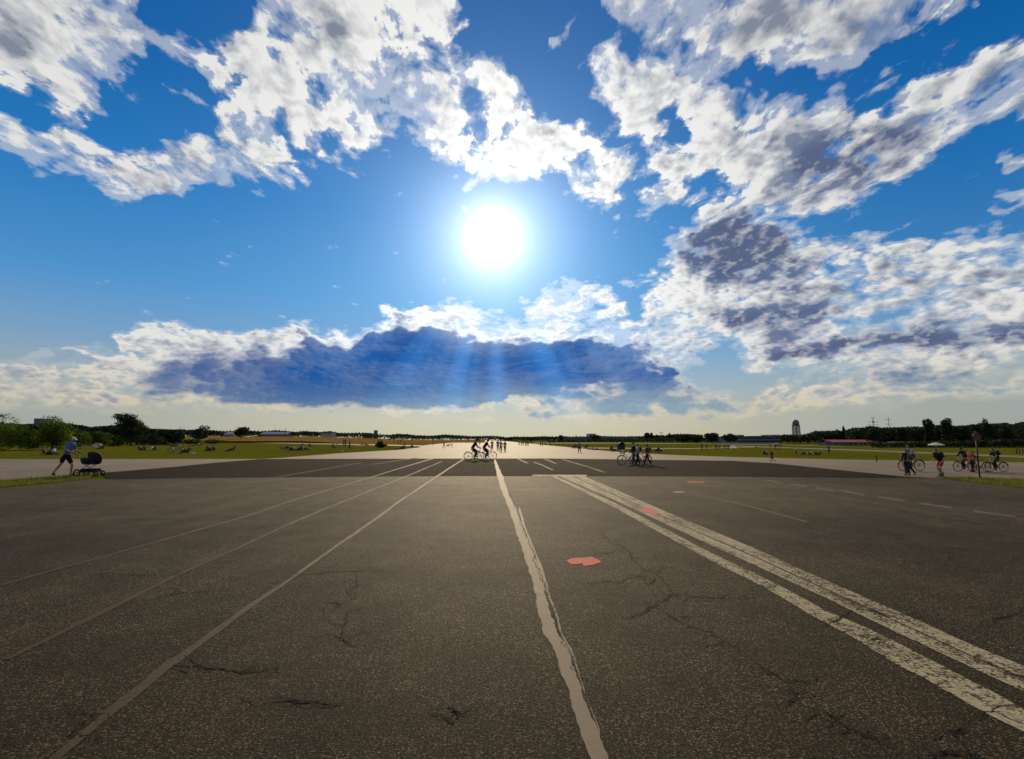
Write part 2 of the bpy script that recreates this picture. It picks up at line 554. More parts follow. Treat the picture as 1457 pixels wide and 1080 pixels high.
def mat(name, base, rough=.7, spec=.5, metal=0.0, var=.25, vscale=3.0, bump=0.0, trans=0.0, coord='Object'):
    """plain painted / cloth / metal surface with a little procedural unevenness"""
    key = (name, tuple(base), rough)
    if key in MATS:
        return MATS[key]
    m = bpy.data.materials.new(name)
    m.use_nodes = True
    t = m.node_tree
    b = NB(t)
    bs = t.nodes['Principled BSDF']
    co = b.new('ShaderNodeTexCoord').outputs[coord]
    n = b.noise(co, vscale, 5, .6)
    k = b.smooth(n, .3, .7, 1 - var, 1 + var)
    c = b.v('SCALE', tuple(base), scale=k)
    b.put(bs.inputs['Base Color'], c)
    b.put(bs.inputs['Roughness'], b.smooth(n, .3, .7, min(1, rough * 1.1), rough * .9))
    bs.inputs['Metallic'].default_value = metal
    bs.inputs['Specular IOR Level'].default_value = spec
    if bump:
        bn = b.new('ShaderNodeBump')
        bn.inputs['Strength'].default_value = bump
        bn.inputs['Distance'].default_value = .01
        b.put(bn.inputs['Height'], b.noise(co, vscale * 8, 4, .6))
        t.links.new(bn.outputs[0], bs.inputs['Normal'])
    if trans:
        tr = b.new('ShaderNodeBsdfTranslucent')
        b.put(tr.inputs[0], b.v('SCALE', c, scale=1.4))
        mx = b.new('ShaderNodeMixShader')
        mx.inputs[0].default_value = trans
        t.links.new(bs.outputs[0], mx.inputs[1])
        t.links.new(tr.outputs[0], mx.inputs[2])
        t.links.new(mx.outputs[0], t.nodes['Material Output'].inputs[0])
    MATS[key] = m
    return m


def surf(name, build):
    m = bpy.data.materials.new(name)
    m.use_nodes = True
    b = NB(m.node_tree)
    bs = m.node_tree.nodes['Principled BSDF']
    pos = b.new('ShaderNodeNewGeometry').outputs['Position']
    build(b, bs, pos, m.node_tree)
    return m


def setbump(b, bs, h, strength, dist, nt_):
    bn = b.new('ShaderNodeBump')
    bn.inputs['Strength'].default_value = strength
    bn.inputs['Distance'].default_value = dist
    b.put(bn.inputs['Height'], h)
    nt_.links.new(bn.outputs[0], bs.inputs['Normal'])


def asphalt_build(base, grain=1.0, rough=.62, spec=.5, blotch=.35):
    def f(b, bs, pos, t):
        vor = b.new('ShaderNodeTexVoronoi', feature='F1')
        b.put(vor.inputs['Vector'], pos)
        vor.inputs['Scale'].default_value = 105
        cell = b.sep(vor.outputs['Color'])[0]
        fine = b.noise(pos, 150, 3, .7)
        big = b.noise(pos, .16, 5, .6)
        mid = b.noise(pos, 1.3, 5, .65)
        str_ = b.noise(b.v('MULTIPLY', pos, (1.6, .06, 1)), 1.0, 4, .6)
        # aggregate stones stand out light in a dark binder, worn more in some places
        wear = b.smooth(b.m('ADD', b.m('MULTIPLY', big, .6), b.m('MULTIPLY', mid, .4)), .36, .62)
        fleck = b.m('MULTIPLY', b.smooth(cell, .78, .93), b.smooth(fine, .44, .60))
        fleck = b.m('MULTIPLY', fleck, b.m('ADD', .35, b.m('MULTIPLY', wear, .8)))
        pit = b.smooth(b.noise(pos, 60, 5, .75), .40, .54, .13, 1.15)
        k = b.m('MULTIPLY', b.smooth(fine, .25, .75, .72, 1.28), pit)
        k = b.m('MULTIPLY', k, b.smooth(big, .3, .7, 1 - blotch, 1 + blotch * .9))
        k = b.m('MULTIPLY', k, b.smooth(mid, .3, .7, .90, 1.08))
        k = b.m('MULTIPLY', k, b.smooth(str_, .3, .7, .82, 1.16))
        tone = b.mix(b.noise(pos, .45, 3, .5), tuple(x * y for x, y in zip(base, (1.10, .95, .80))), tuple(x * y for x, y in zip(base, (.90, 1.03, .96))))
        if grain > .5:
            k = b.m('MULTIPLY', k, b.smooth(b.sep(pos)[1], 2.5, 20, .92, 1.5))  # grazing-view brightness painted into the base colour: lighter with distance, darker near the camera
        c = b.v('SCALE', tone, scale=k)
        c = b.mix(b.m('MULTIPLY', fleck, .85 * grain, clamp=True), c, (.40, .31, .18))
        vc = b.new('ShaderNodeTexVoronoi', feature='DISTANCE_TO_EDGE')
        b.put(vc.inputs['Vector'], b.v('ADD', b.v('MULTIPLY', pos, (1, 1, 0)), b.v('SCALE', b.noise(pos, 1.1, 7, .72, color=True), scale=1.5)))
        vc.inputs['Scale'].default_value = .42
        cm = b.m('MULTIPLY', b.smooth(vc.outputs['Distance'], .0025, .0085, 1, 0), b.smooth(b.noise(pos, .55, 4, .6), .47, .56))
        if grain > .5:
            c = b.mix(b.m('MULTIPLY', cm, .9), c, (.004, .003, .002))
        b.put(bs.inputs['Base Color'], c)
        b.put(bs.inputs['Roughness'], b.m('SUBTRACT', rough, b.m('MULTIPLY', fleck, .15)))
        bs.inputs['Specular IOR Level'].default_value = spec
        dist_ = b.v('LENGTH', b.v('SUBTRACT', pos, tuple(CAMP)))
        st = b.m('ADD', b.m('MULTIPLY', fine, .5), b.m('ADD', b.m('MULTIPLY', cell, .3), b.m('MULTIPLY', pit, .5)))
        setbump(b, bs, st, .75 * grain, .006, t)
    return f


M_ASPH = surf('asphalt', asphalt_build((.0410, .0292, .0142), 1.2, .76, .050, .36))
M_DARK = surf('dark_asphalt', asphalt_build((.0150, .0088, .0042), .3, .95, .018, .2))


def concrete_f(b, bs, pos, t):
    big = b.noise(pos, .05, 6, .6)
    mid = b.noise(b.v('MULTIPLY', pos, (1, .35, 1)), .5, 6, .6)
    str_ = b.noise(b.v('MULTIPLY', pos, (.5, .012, 1)), 1.0, 4, .6)
    fine = b.noise(pos, 30, 3, .6)
    k = b.m('MULTIPLY', b.smooth(big, .3, .7, .85, 1.15), b.smooth(mid, .3, .7, .88, 1.12))
    k = b.m('MULTIPLY', k, b.m('MULTIPLY', b.smooth(fine, .3, .7, .9, 1.1), b.smooth(str_, .3, .7, .86, 1.12)))
    b.put(bs.inputs['Base Color'], b.v('SCALE', (.142, .096, .050), scale=k))
    bs.inputs['Roughness'].default_value = .78
    bs.inputs['Specular IOR Level'].default_value = .25
    setbump(b, bs, fine, .3, .004, t)


M_CONC = surf('pale_concrete', concrete_f)


def grass_build(c1, c2, c3, sc=1.0):
    def f(b, bs, pos, t):
        a = b.noise(pos, .06 * sc, 6, .6)
        m_ = b.noise(pos, .9 * sc, 6, .7)
        fine = b.noise(pos, 14, 4, .8)
        c = b.mix(b.smooth(a, .35, .65), c1, c2)
        c = b.mix(b.smooth(m_, .48, .70), c, c3)
        c = b.v('SCALE', c, scale=b.smooth(fine, .3, .7, .55, 1.4))
        b.put(bs.inputs['Base Color'], c)
        bs.inputs['Roughness'].default_value = 1.0
        bs.inputs['Specular IOR Level'].default_value = .0
        setbump(b, bs, b.m('ADD', fine, m_), 1.0, .06, t)
    return f


M_LAWN = surf('lawn', grass_build((.090, .096, .008), (.116, .108, .010), (.140, .105, .016)))
M_DRY = surf('dry_meadow', grass_build((.26, .135, .030), (.20, .115, .028), (.11, .08, .018)))
M_BLADE = mat('grass_blades', (.13, .135, .02), .9, .1, var=.5, vscale=4, trans=.35)


def paint_build(base, wear_lo, wear_hi, fade=None, crackle=True):
    """worn road paint: the asphalt shows through where it has flaked"""
    def f(b, bs, pos, t):
        n = b.noise(pos, 9, 7, .72)
        n2 = b.noise(pos, 40, 4, .7)
        n3 = b.noise(b.v('MULTIPLY', pos, (3.0, .35, 1)), 1.4, 5, .6)
        w = b.m('ADD', b.m('MULTIPLY', n, .34), b.m('ADD', b.m('MULTIPLY', n2, .42), b.m('MULTIPLY', n3, .24)))
        k = b.smooth(w, wear_lo, wear_hi, 0, 1)
        if crackle:
            vor = b.new('ShaderNodeTexVoronoi', feature='DISTANCE_TO_EDGE')
            b.put(vor.inputs['Vector'], b.v('ADD', pos, b.v('SCALE', b.noise(pos, 6, 3, .6, color=True), scale=.12)))
            vor.inputs['Scale'].default_value = 5.5
            k = b.m('MULTIPLY', k, b.smooth(vor.outputs['Distance'], .002, .016, .55, 1))
        fy = b.sep(pos)[1]
        if fade:
            k = b.m('MULTIPLY', k, b.smooth(fy, fade[0], fade[1], fade[2], 1))
        asp = b.v('SCALE', (.045, .0268, .0082), scale=b.smooth(n2, .3, .7, .6, 1.3))
        c = b.mix(k, asp, b.v('SCALE', tuple(base), scale=b.smooth(n2, .3, .7, .78, 1.1)))
        b.put(bs.inputs['Base Color'], c)
        bs.inputs['Roughness'].default_value = .8
        bs.inputs['Specular IOR Level'].default_value = .12
        setbump(b, bs, b.m('ADD', k, n2), .5, .004, t)
    return f


M_PAINT = surf('worn_white_paint', paint_build((.36, .30, .175), .455, .515))
M_PAINT2 = surf('faded_white_paint', paint_build((.27, .205, .12), .36, .54, crackle=False, fade=(2.5, 15, .06)))
M_PAINT3 = surf('almost_gone_paint', paint_build((.10, .072, .042), .36, .60, crackle=False))
M_RED = surf('red_road_paint', paint_build((.50, .085, .06), .33, .44, crackle=False))


def seal_f(b, bs, pos, t):
    n = b.noise(pos, 7, 6, .65)
    n2 = b.noise(pos, 60, 3, .6)
    c = b.v('SCALE', (.165, .126, .078), scale=b.m('MULTIPLY', b.smooth(n, .3, .7, .75, 1.2), b.smooth(n2, .3, .7, .93, 1.07)))
    b.put(bs.inputs['Base Color'], c)
    b.put(bs.inputs['Roughness'], b.smooth(n, .3, .7, .72, .8))
    bs.inputs['Specular IOR Level'].default_value = .15
    setbump(b, bs, b.m('ADD', n, n2), .15, .004, t)


M_SEAL = surf('joint_sealant', seal_f)
M_CRACK = mat('crack_shadow', (.010, .009, .007), .95, .1, var=.3)


# ------------------------------------------------------------------ mesh helpers
def link(me, name, m=None, parent=None, loc=None):
    o = bpy.data.objects.new(name, me)
    COL.objects.link(o)
    if m is not None:
        me.materials.clear() if me.users <= 1 else None
        if len(me.materials) == 0:
            me.materials.append(m)
    if parent:
        o.parent = parent
    if loc is not None:
        o.location = loc
    return o


def tag(o, label=None, cat=None, group=None, kind=None):
    if label:
        o['label'] = label
    if cat:
        o['category'] = cat
    if group:
        o['group'] = group
    if kind:
        o['kind'] = kind
    return o


def struct(name, me, m):
    o = link(me, name, m)
    o['kind'] = 'structure'
    return o


def polymesh(name, pts):
    from mathutils.geometry import tessellate_polygon
    vs = [Vector(p) for p in pts]
    tris = tessellate_polygon([vs])
    me = bpy.data.meshes.new(name)
    fs = []
    for a, b_, c in tris:
        n = (vs[b_] - vs[a]).cross(vs[c] - vs[a])
        fs.append((a, b_, c) if n.z >= 0 else (a, c, b_))
    me.from_pydata([tuple(v) for v in vs], [], fs)
    me.update()
    return me


def pxpoly(name, pts, z, m):
    return struct(name, polymesh(name, [gp(x, y, z) for x, y in pts]), m)


def densify(pts, step):
    out = [pts[0]]
    for a, b_ in zip(pts, pts[1:]):
        n = max(1, int((Vector(b_) - Vector(a)).length / step))
        for k in range(1, n + 1):
            out.append(Vector(a).lerp(Vector(b_), k / n))
    return [Vector(p) for p in out]


def wobble(s, seed):
    r = random.Random(seed)
    fr = [(r.uniform(.7, 1.3) * f, r.uniform(0, 6.28), a) for f, a in ((1.1, .5), (3.1, .35), (8.3, .25), (21, .18), (47, .10))]
    return sum(a * math.sin(f * s + p) for f, p, a in fr)


def ribbon(name, edges, z, m, rag=0.0, step=.12, seed=1, me_only=False, grow=0.004):
    """edges: list of (left_px, right_px, row) or world (L, R) vector pairs"""
    Ls, Rs = [], []
    for e in edges:
        if len(e) == 3:
            Ls.append(gp(e[0], e[2], z))
            Rs.append(gp(e[1], e[2], z))
        else:
            Ls.append(gp(e[0][0], e[0][1], z))
            Rs.append(gp(e[1][0], e[1][1], z))
    vs, fs = [], []
    s = 0
    for i in range(len(Ls) - 1):
        ln = (Ls[i + 1] - Ls[i]).length
        n = max(1, int(ln / max(step, grow * 1.0 * Ls[i].length)))
        for k in range(n + (1 if i == len(Ls) - 2 else 0)):
            t = k / n
            l, r_ = Ls[i].lerp(Ls[i + 1], t), Rs[i].lerp(Rs[i + 1], t)
            d = (r_ - l)
            w = max(d.length, 1e-4)
            d = d / w
            a = wobble(s + ln * t, seed) * rag
            c = wobble(s + ln * t, seed + 50) * rag
            vs.append(tuple(l + d * a))
            vs.append(tuple(r_ + d * c))
        s += ln
    for i in range(len(vs) // 2 - 1):
        fs.append((2 * i, 2 * i + 1, 2 * i + 3, 2 * i + 2))
    me = bpy.data.meshes.new(name)
    me.from_pydata(vs, [], fs)
    me.update()
    if me.polygons and me.polygons[0].normal.z < 0:
        me.flip_normals()
    return me if me_only else struct(name, me, m)


# ------------------------------------------------------------------ ground sheets
me = bpy.data.meshes.new('ground')
bm = bmesh.new()
for x0, x1, y0, y1 in [(-9000, 9000, -3000, 12000)]:
    v = [bm.verts.new((x, y, -.024)) for x, y in ((x0, y0), (x1, y0), (x1, y1), (x0, y1))]
    bm.faces.new(v)
bm.to_mesh(me)
struct('ground', me, M_LAWN)

# dry meadow rising gently on the left
bm = bmesh.new()
rows = []
for (pxl, pxr, z) in [(0, 0, 0)]:
    pass
prof = [(250, 0.0), (330, .9), (450, 2.4), (620, 4.2), (900, 7.2), (1500, 9.5)]
xs = [-700, -200, 60, 150, 240, 330, 430, 520, 580, 630, 665, 690]
grid = []
for D_, z_ in prof:
    r_ = []
    for px in xs:
        k = min(1, max(0, (640 - px) / 200))
        p = far(px, D_)
        if D_ == 250:
            p = gp(px, {True: 629.2, False: 630.6 + max(0, px - 430) * .019}[px <= 430])
            if px > 600:
                p = gp(px, 633.9 - (px - 600) * .078)
            z0 = -.01
            r_.append(Vector((p.x, p.y, z0)))
        else:
            r_.append(Vector((p.x, p.y, z_ * k * k * (3 - 2 * k) + .0)))
    grid.append(r_)
vv_ = [[bm.verts.new(p) for p in r_] for r_ in grid]
for i in range(len(vv_) - 1):
    for j in range(len(xs) - 1):
        bm.faces.new((vv_[i][j], vv_[i][j + 1], vv_[i + 1][j + 1], vv_[i + 1][j]))
me = bpy.data.meshes.new('dry_meadow')
bm.to_mesh(me)
struct('dry_meadow', me, M_DRY)


def meadow_z(px, D_):
    k = min(1, max(0, (640 - px) / 200))
    k = k * k * (3 - 2 * k)
    for (a, za), (b_, zb) in zip(prof, prof[1:]):
        if D_ <= b_:
            return max(0, (za + (zb - za) * (D_ - a) / (b_ - a))) * k
    return prof[-1][1] * k


TAXI = [(-600, 651), (-200, 652.6), (0, 653.2), (370, 653), (400, 651.3), (482, 645), (565, 640.2), (596, 636.4), (602, 633.9), (612, 632.6),
        (669, 627.6), (693.5, 626.6), (700.5, 626.6), (718.8, 627.6), (790, 634.6), (862, 641.5), (905, 644.8), (960, 647.4), (1050, 650.4),
        (1210, 653.9), (1457, 657.8), (1700, 661), (2100, 665), (2100, 705), (1700, 687), (1457, 681.8), (1350, 679.2), (1200, 690), (640, 700), (200, 690), (144, 672.8), (0, 684.6),
        (-200, 700), (-600, 735)]
pxpoly('taxiway', TAXI, -.004, M_CONC)
fr = [gp(x, y, 0) for x, y in [(1345, 680.6), (1207, 679.6), (1000, 677.6), (640, 677), (300, 679.5), (154, 682), (128, 680.8), (70, 688), (0, 694)]]
fr += [Vector((-20.2, 14, 0)), Vector((-20.6, 0, 0)), Vector((-20.6, -60, 0)), Vector((20.2, -60, 0)), Vector((20.2, 5, 0)), Vector((19.8, 14, 0))]
fr += [gp(x, y, 0) for x, y in [(1457, 694.5), (1400, 688)]]
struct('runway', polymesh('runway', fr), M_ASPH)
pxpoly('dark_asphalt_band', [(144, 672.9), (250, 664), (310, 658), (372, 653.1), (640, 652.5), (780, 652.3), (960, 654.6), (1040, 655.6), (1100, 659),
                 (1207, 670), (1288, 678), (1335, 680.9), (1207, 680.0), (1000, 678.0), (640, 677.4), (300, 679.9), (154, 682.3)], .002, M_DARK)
pxpoly('path', [(319, 628.3), (430, 630.4), (532, 632.2), (602, 633.8), (601, 635.3), (532, 633.7), (430, 631.7), (319, 629.0)], .002, M_CONC)
pxpoly('path', [(1040, 634.0), (1210, 639.4), (1457, 648.4), (1700, 657), (1700, 661.5), (1457, 651.6), (1210, 640.9), (1040, 634.8)], .003, M_CONC)
pxpoly('path', [(826, 636.9), (980, 637.9), (1080, 635.3), (1080, 636.1), (980, 638.8), (826, 637.9)], .002, M_CONC)
pxpoly('path', [(760, 630.1), (860, 630.2), (1010, 631.0), (1200, 634.5), (1200, 635.0), (1010, 631.6), (860, 630.7), (760, 630.5)], .002, M_CONC)

# ------------------------------------------------------------------ painted lines and joints
ZP = .0045
ribbon('joint_seal', [(703, 704.6, 652.8), (703, 706, 656), (705.5, 711, 668), (707.5, 716, 678), (711, 719.5, 690), (717, 726, 708), (727.5, 737.5, 731), (738, 752.5, 771),
                      (750, 765, 803), (763, 778, 845), (775, 793, 900), (787, 809, 922), (800, 820, 960), (814, 834, 1000), (827, 848, 1040), (838, 863, 1080),
                      (866, 898, 1180)], ZP, M_SEAL, rag=.022, step=.02, seed=3)
ribbon('joint_seal', [(737.5, 739.5, 722), (744, 747.5, 748), (755, 758, 775), (766.5, 769.5, 803), (779, 782.5, 845), (790.5, 793, 872), (796, 799.5, 900), (812, 815.5, 926), (823, 825, 960), (837, 839.5, 1000), (852, 854, 1040)], ZP, M_SEAL, rag=.010, step=.02, seed=44)
def line(cs, m, seed, rag=.014):
    ribbon('painted_line', [((x - w * .78, y), (x + w * .78, y)) for x, y, w in cs], ZP, m, rag=rag, step=.05, seed=seed)


line([(663.5, 650.6, 1.5), (648.3, 660.5, 1.8), (639.5, 666, 2.1), (569.3, 712.7, 2.8), (514, 752.6, 3.4), (459.3, 791, 4.4), (404.7, 829.4, 5.6), (363.5, 857, 7), (241, 945, 9), (106, 1055, 10), (-45, 1180, 14)], M_PAINT2, 5)
M_PAINT2B = surf('fainter_white_paint', paint_build((.20, .15, .085), .38, .58, crackle=False, fade=(5, 17, .04)))
line([(628.5, 656.5, 1.4), (583, 675.7, 1.9), (514.5, 703, 2.4), (459.7, 725, 2.8), (404.7, 748.5, 3.2), (350, 774.5, 3.9), (295, 799, 4.4), (240, 824, 5.2), (127, 880, 6.5), (8, 938, 8)], M_PAINT2B, 7)
line([(616, 652.4, 3.0), (566.5, 667, 2.4), (531.4, 678, 2.4), (460, 699, 2.8), (405, 715.5, 2.9), (350, 734.5, 3.3), (295, 750, 3.4), (240, 766, 4), (153, 790, 4.6), (-3, 833, 6)], M_PAINT2B, 9)
mat('ghost_paint', (.070, .049, .027), .85, .2, var=.3, vscale=5)
mat('ghost_paint_dark', (.035, .026, .016), .9, .15, var=.3, vscale=5)
ribbon('painted_line', [((513, 658), (517, 658)), ((455, 668), (460, 668)), ((392, 678.4), (398, 678.4))], ZP, bpy.data.materials['ghost_paint_dark'], rag=.01, step=.1, seed=11)
ribbon('painted_line', [((590, 651.4), (596, 651.4)), ((527, 660.8), (532, 660.8))], ZP, bpy.data.materials['ghost_paint_dark'], rag=.01, step=.1, seed=12)
# the wide worn edge marking on the right: a thin stripe and a broad double one
ribbon('painted_stripe', [((783, 676.6), (787, 675.6)), ((874, 722), (881, 718.5)), ((943, 760), (952, 755)), ((1002, 793), (1013, 787.5)), ((1052, 818), (1066, 812)), ((1092, 838), (1105, 831)),
                          ((1153, 873), (1172, 866)), ((1187, 891), (1207, 881)), ((1234, 919), (1260, 906)), ((1283, 948), (1315, 933)), ((1322, 968), (1350, 951)), ((1378, 1000), (1405, 980)),
                          ((1457, 1040), (1475, 1018)), ((1600, 1118), (1618, 1090))], ZP, M_PAINT, rag=.022, step=.05, seed=13)
UP = [(870, 709.5, 694), (942, 743, 725.5), (1007, 773.6, 752.5), (1073.7, 804, 780), (1140, 834.5, 810.4), (1223.7, 874.4, 846.7), (1307, 914.5, 882.8), (1390, 953.3, 920.5), (1457, 983, 947.5), (1600, 1047, 1003)]
ribbon('painted_stripe', [((794, 676.5), (810, 676.3))] + [((x, lo), (x, lo + (up - lo) * .47)) for x, lo, up in UP], ZP, M_PAINT, rag=.010, step=.05, seed=14)
ribbon('painted_stripe', [((812, 676.3), (828, 676.1))] + [((x, lo + (up - lo) * .53), (x, up)) for x, lo, up in UP], ZP, M_PAINT, rag=.005, step=.05, seed=15)
ribbon('painted_bar', [((757.6, 677.3), (757.6, 675.4)), ((835, 677.5), (835, 675.5))], .0035, M_PAINT, rag=0, step=.2, seed=16)
DSH = [((735, 651.9), (750.5, 659)), ((759.7, 657.5), (773, 662.5)), ((773, 662.5), (786.5, 668.8)), ((775, 652.9), (791.6, 659.6)), ((799.9, 653.6), (832.8, 663)), ((833, 663), (860, 672))]
for i, ((x0, y0), (x1, y1)) in enumerate(DSH):
    w = 1.5
    ribbon('painted_dash', [((x0 - w, y0), (x0 + w, y0)), ((x1 - w * 1.3, y1), (x1 + w * 1.3, y1))], ZP, M_PAINT3, rag=.03, step=.3, seed=20 + i)
for i, ((x0, y0), (x1, y1)) in enumerate([((1091, 683.7), (1110, 686.6)), ((1125, 689), (1148, 692)), ((1160, 693.6), (1186.7, 697.5)), ((1200, 699), (1230.7, 704)), ((1250, 707), (1288, 712.4)),
                                         ((1309, 716), (1355, 722.3)), ((1385.5, 727), (1445, 735.3)), ((1500, 741), (1580, 752))]):
    h = .75 + i * .08
    ribbon('painted_dash', [((x0, y0 + h), (x0, y0 - h)), ((x1, y1 + h), (x1, y1 - h))], ZP, mat('faint_ochre_paint', (.085, .055, .032), .8, .2, var=.3, vscale=6), rag=.012, step=.1, seed=30 + i)
ribbon('painted_line', [((976, 700.6), (976, 699.6)), ((1060, 719.5), (1060, 718)), ((1148, 743.5), (1148, 741.5))], ZP, bpy.data.materials['ghost_paint'], rag=.01, step=.1, seed=41)


def blob(name, pts, m, seed):
    r = random.Random(seed)
    out = []
    n = len(pts)
    for i in range(n):
        a, b_ = Vector((*pts[i], 0)), Vector((*pts[(i + 1) % n], 0))
        k = 6
        for j in range(k):
            p = a.lerp(b_, j / k)
            g = gp(p.x, p.y, ZP + .001)
            out.append(g + Vector((r.uniform(-.014, .014), r.uniform(-.014, .014), 0)))
    return struct(name, polymesh(name, out), m)


blob('red_mark', [(806, 797.5), (811, 794.8), (819, 793.5), (830, 793.2), (841, 792), (849, 795), (856, 798.9), (851, 801.5), (843, 803.8), (832, 805.5), (827.5, 801.6), (820, 803), (813, 802.6), (809, 800)], M_RED, 1)
blob('red_mark', [(911, 724), (920, 722), (928, 722.6), (936, 727), (938, 731), (929, 732), (921, 728.5), (914, 728)], M_RED, 2)
blob('red_mark', [(977, 684.6), (1001, 684.8), (1003, 687), (979, 687)], surf('faded_red_road_paint', paint_build((.30, .08, .05), .3, .5, crackle=False)), 3)
blob('red_mark', [(957, 699.2), (972, 698.8), (975, 701), (960, 701.2)], surf('pale_red_road_paint', paint_build((.34, .16, .12), .3, .5, crackle=False)), 4)

# ------------------------------------------------------------------ cracks: thin jagged ribbons in one network
CR = [[(245.5, 946.6), (280, 945.6), (310, 949.5), (340, 957), (370, 954), (396, 951)],
      [(363, 999.7), (396, 996), (413, 992.5), (425, 998), (491, 999.7)],
      [(506, 813), (508, 828), (496, 840), (506, 850), (484, 860), (466, 873), (450, 880)],
      [(498, 868), (489, 890), (488, 910), (503, 917), (521, 918.5)],
      [(430, 818), (470, 814), (520, 811), (551, 813)],
      [(100, 1046), (122, 1030), (138, 1018)],
      [(140, 815), (200, 817), (252, 819)],
      [(238, 845), (262, 843), (300, 840), (335, 840)],
      [(847, 748), (860, 763), (870, 773), (887, 778), (902, 795), (917, 810), (930, 815), (947, 828), (957, 843), (942, 856), (927, 863), (917, 871)],
      [(897, 818), (914, 820), (932, 823)], [(987, 848), (1020, 850), (1055, 850.5)], [(855, 787), (870, 786.5), (886, 786.5)],
      [(850, 828), (868, 827), (887, 828)], [(932, 808), (948, 806)], [(975, 803), (1000, 804), (1010, 803)],
      [(927, 861), (960, 880), (985, 892), (1012, 900), (1032, 913), (1060, 928)],
      [(1080, 945), (1098, 956), (1122, 968), (1152, 969)], [(1140, 985), (1132, 991), (1126, 994)],
      [(1168, 1013), (1188, 1023), (1218, 1041), (1262, 1060)], [(1328, 1078), (1348, 1072), (1393, 1073)],
      [(1357, 1047), (1368, 1036)], [(1413, 1011), (1440, 1022), (1470, 1036)],
      [(1216, 868), (1243, 868), (1258, 873.5), (1288, 875)], [(1270, 762), (1290, 760), (1311, 758)], [(1413, 880), (1441, 874)],
      [(1080, 834), (1092, 835), (1106, 833)], [(1240, 912), (1250, 909), (1264, 909)], [(1190, 884), (1200, 876)],
      [(640, 1004), (650, 1015), (646, 1030)], [(300, 700), (330, 701)], [(1375, 763), (1395, 761)]]
bm = bmesh.new()
rr = random.Random(11)


def crack(pts, w0, w1):
    pts = [gp(x, y, ZP + .0015) for x, y in pts]
    pts = densify(pts, .02)
    off = 0
    res = []
    for i, p in enumerate(pts):
        off = off * .80 + rr.uniform(-.016, .016)
        d = (pts[min(i + 1, len(pts) - 1)] - pts[max(i - 1, 0)])
        d.z = 0
        nrm = Vector((-d.y, d.x, 0)).normalized()
        t = i / max(1, len(pts) - 1)
        w = (w0 + (w1 - w0) * t) * (math.sin(math.pi * min(.98, max(.02, t))) ** .4) * rr.uniform(.45, 1.5)
        w *= 1 + 1.0 * abs(nrm.y)
        c = p + nrm * off
        res.append((bm.verts.new(c - nrm * w), bm.verts.new(c + nrm * w)))
    for a, b_ in zip(res, res[1:]):
        bm.faces.new((a[0], b_[0], b_[1], a[1]))


for i, c in enumerate(CR):
    w = .0070 if i in (0, 8, 18) else .0055
    crack(c, w, w * .6)
    for q in range(4 + len(c)):
        x0, y0 = c[rr.randrange(len(c))]
        k = (y0 - 600) / 400
        sx, sy = rr.choice((-1, 1)), rr.choice((-1, 1))
        x1, y1 = x0 + sx * rr.uniform(6, 34) * k, y0 + sy * rr.uniform(2, 16) * k
        x2, y2 = x1 + sx * rr.uniform(4, 26) * k, y1 + rr.uniform(-5, 9) * k
        crack([(x0, y0), (x1, y1), (x2, y2)], w * .55, w * .25)
# the crack that runs down the right edge of the sealed joint
crack([(716, 683), (721, 692), (733, 722), (739, 735), (741, 747), (752, 771), (762, 800), (772, 825), (779, 840), (788, 868), (791, 892), (800, 912), (809, 928), (817, 955)], .002, .0055)
for k in range(34):
    x0, y0 = rr.uniform(-50, 1500), rr.uniform(720, 1078)
    a = rr.uniform(0, 3.14)
    ln = rr.uniform(8, 40) * (y0 - 600) / 400
    crack([(x0, y0), (x0 + math.cos(a) * ln * .5 + rr.uniform(-4, 4), y0 + math.sin(a) * ln * .12), (x0 + math.cos(a) * ln, y0 + math.sin(a) * ln * .25)], .0018, .0012)
for f_ in bm.faces:
    f_.normal_update()
    if f_.normal.z < 0:
        f_.normal_flip()
me = bpy.data.meshes.new('pavement_cracks')
bm.to_mesh(me)
struct('pavement_cracks', me, M_CRACK)

# ------------------------------------------------------------------ grass blades on the near verges and along the far edges
bm = bmesh.new()
rr = random.Random(5)


def blade(p, h, w):
    a = rr.uniform(0, 6.28)
    l = Vector((math.cos(a), math.sin(a), 0)) * w
    lean = Vector((rr.uniform(-.4, .4), rr.uniform(-.4, .4), 1)) * h
    v = [bm.verts.new(p - l), bm.verts.new(p + l), bm.verts.new(p + lean)]
    bm.faces.new(v)


def inside(pts, x, y):
    c = False
    for i in range(len(pts)):
        (x0, y0), (x1, y1) = pts[i], pts[(i + 1) % len(pts)]
        if (y0 > y) != (y1 > y) and x < (x1 - x0) * (y - y0) / (y1 - y0) + x0:
            c = not c
    return c


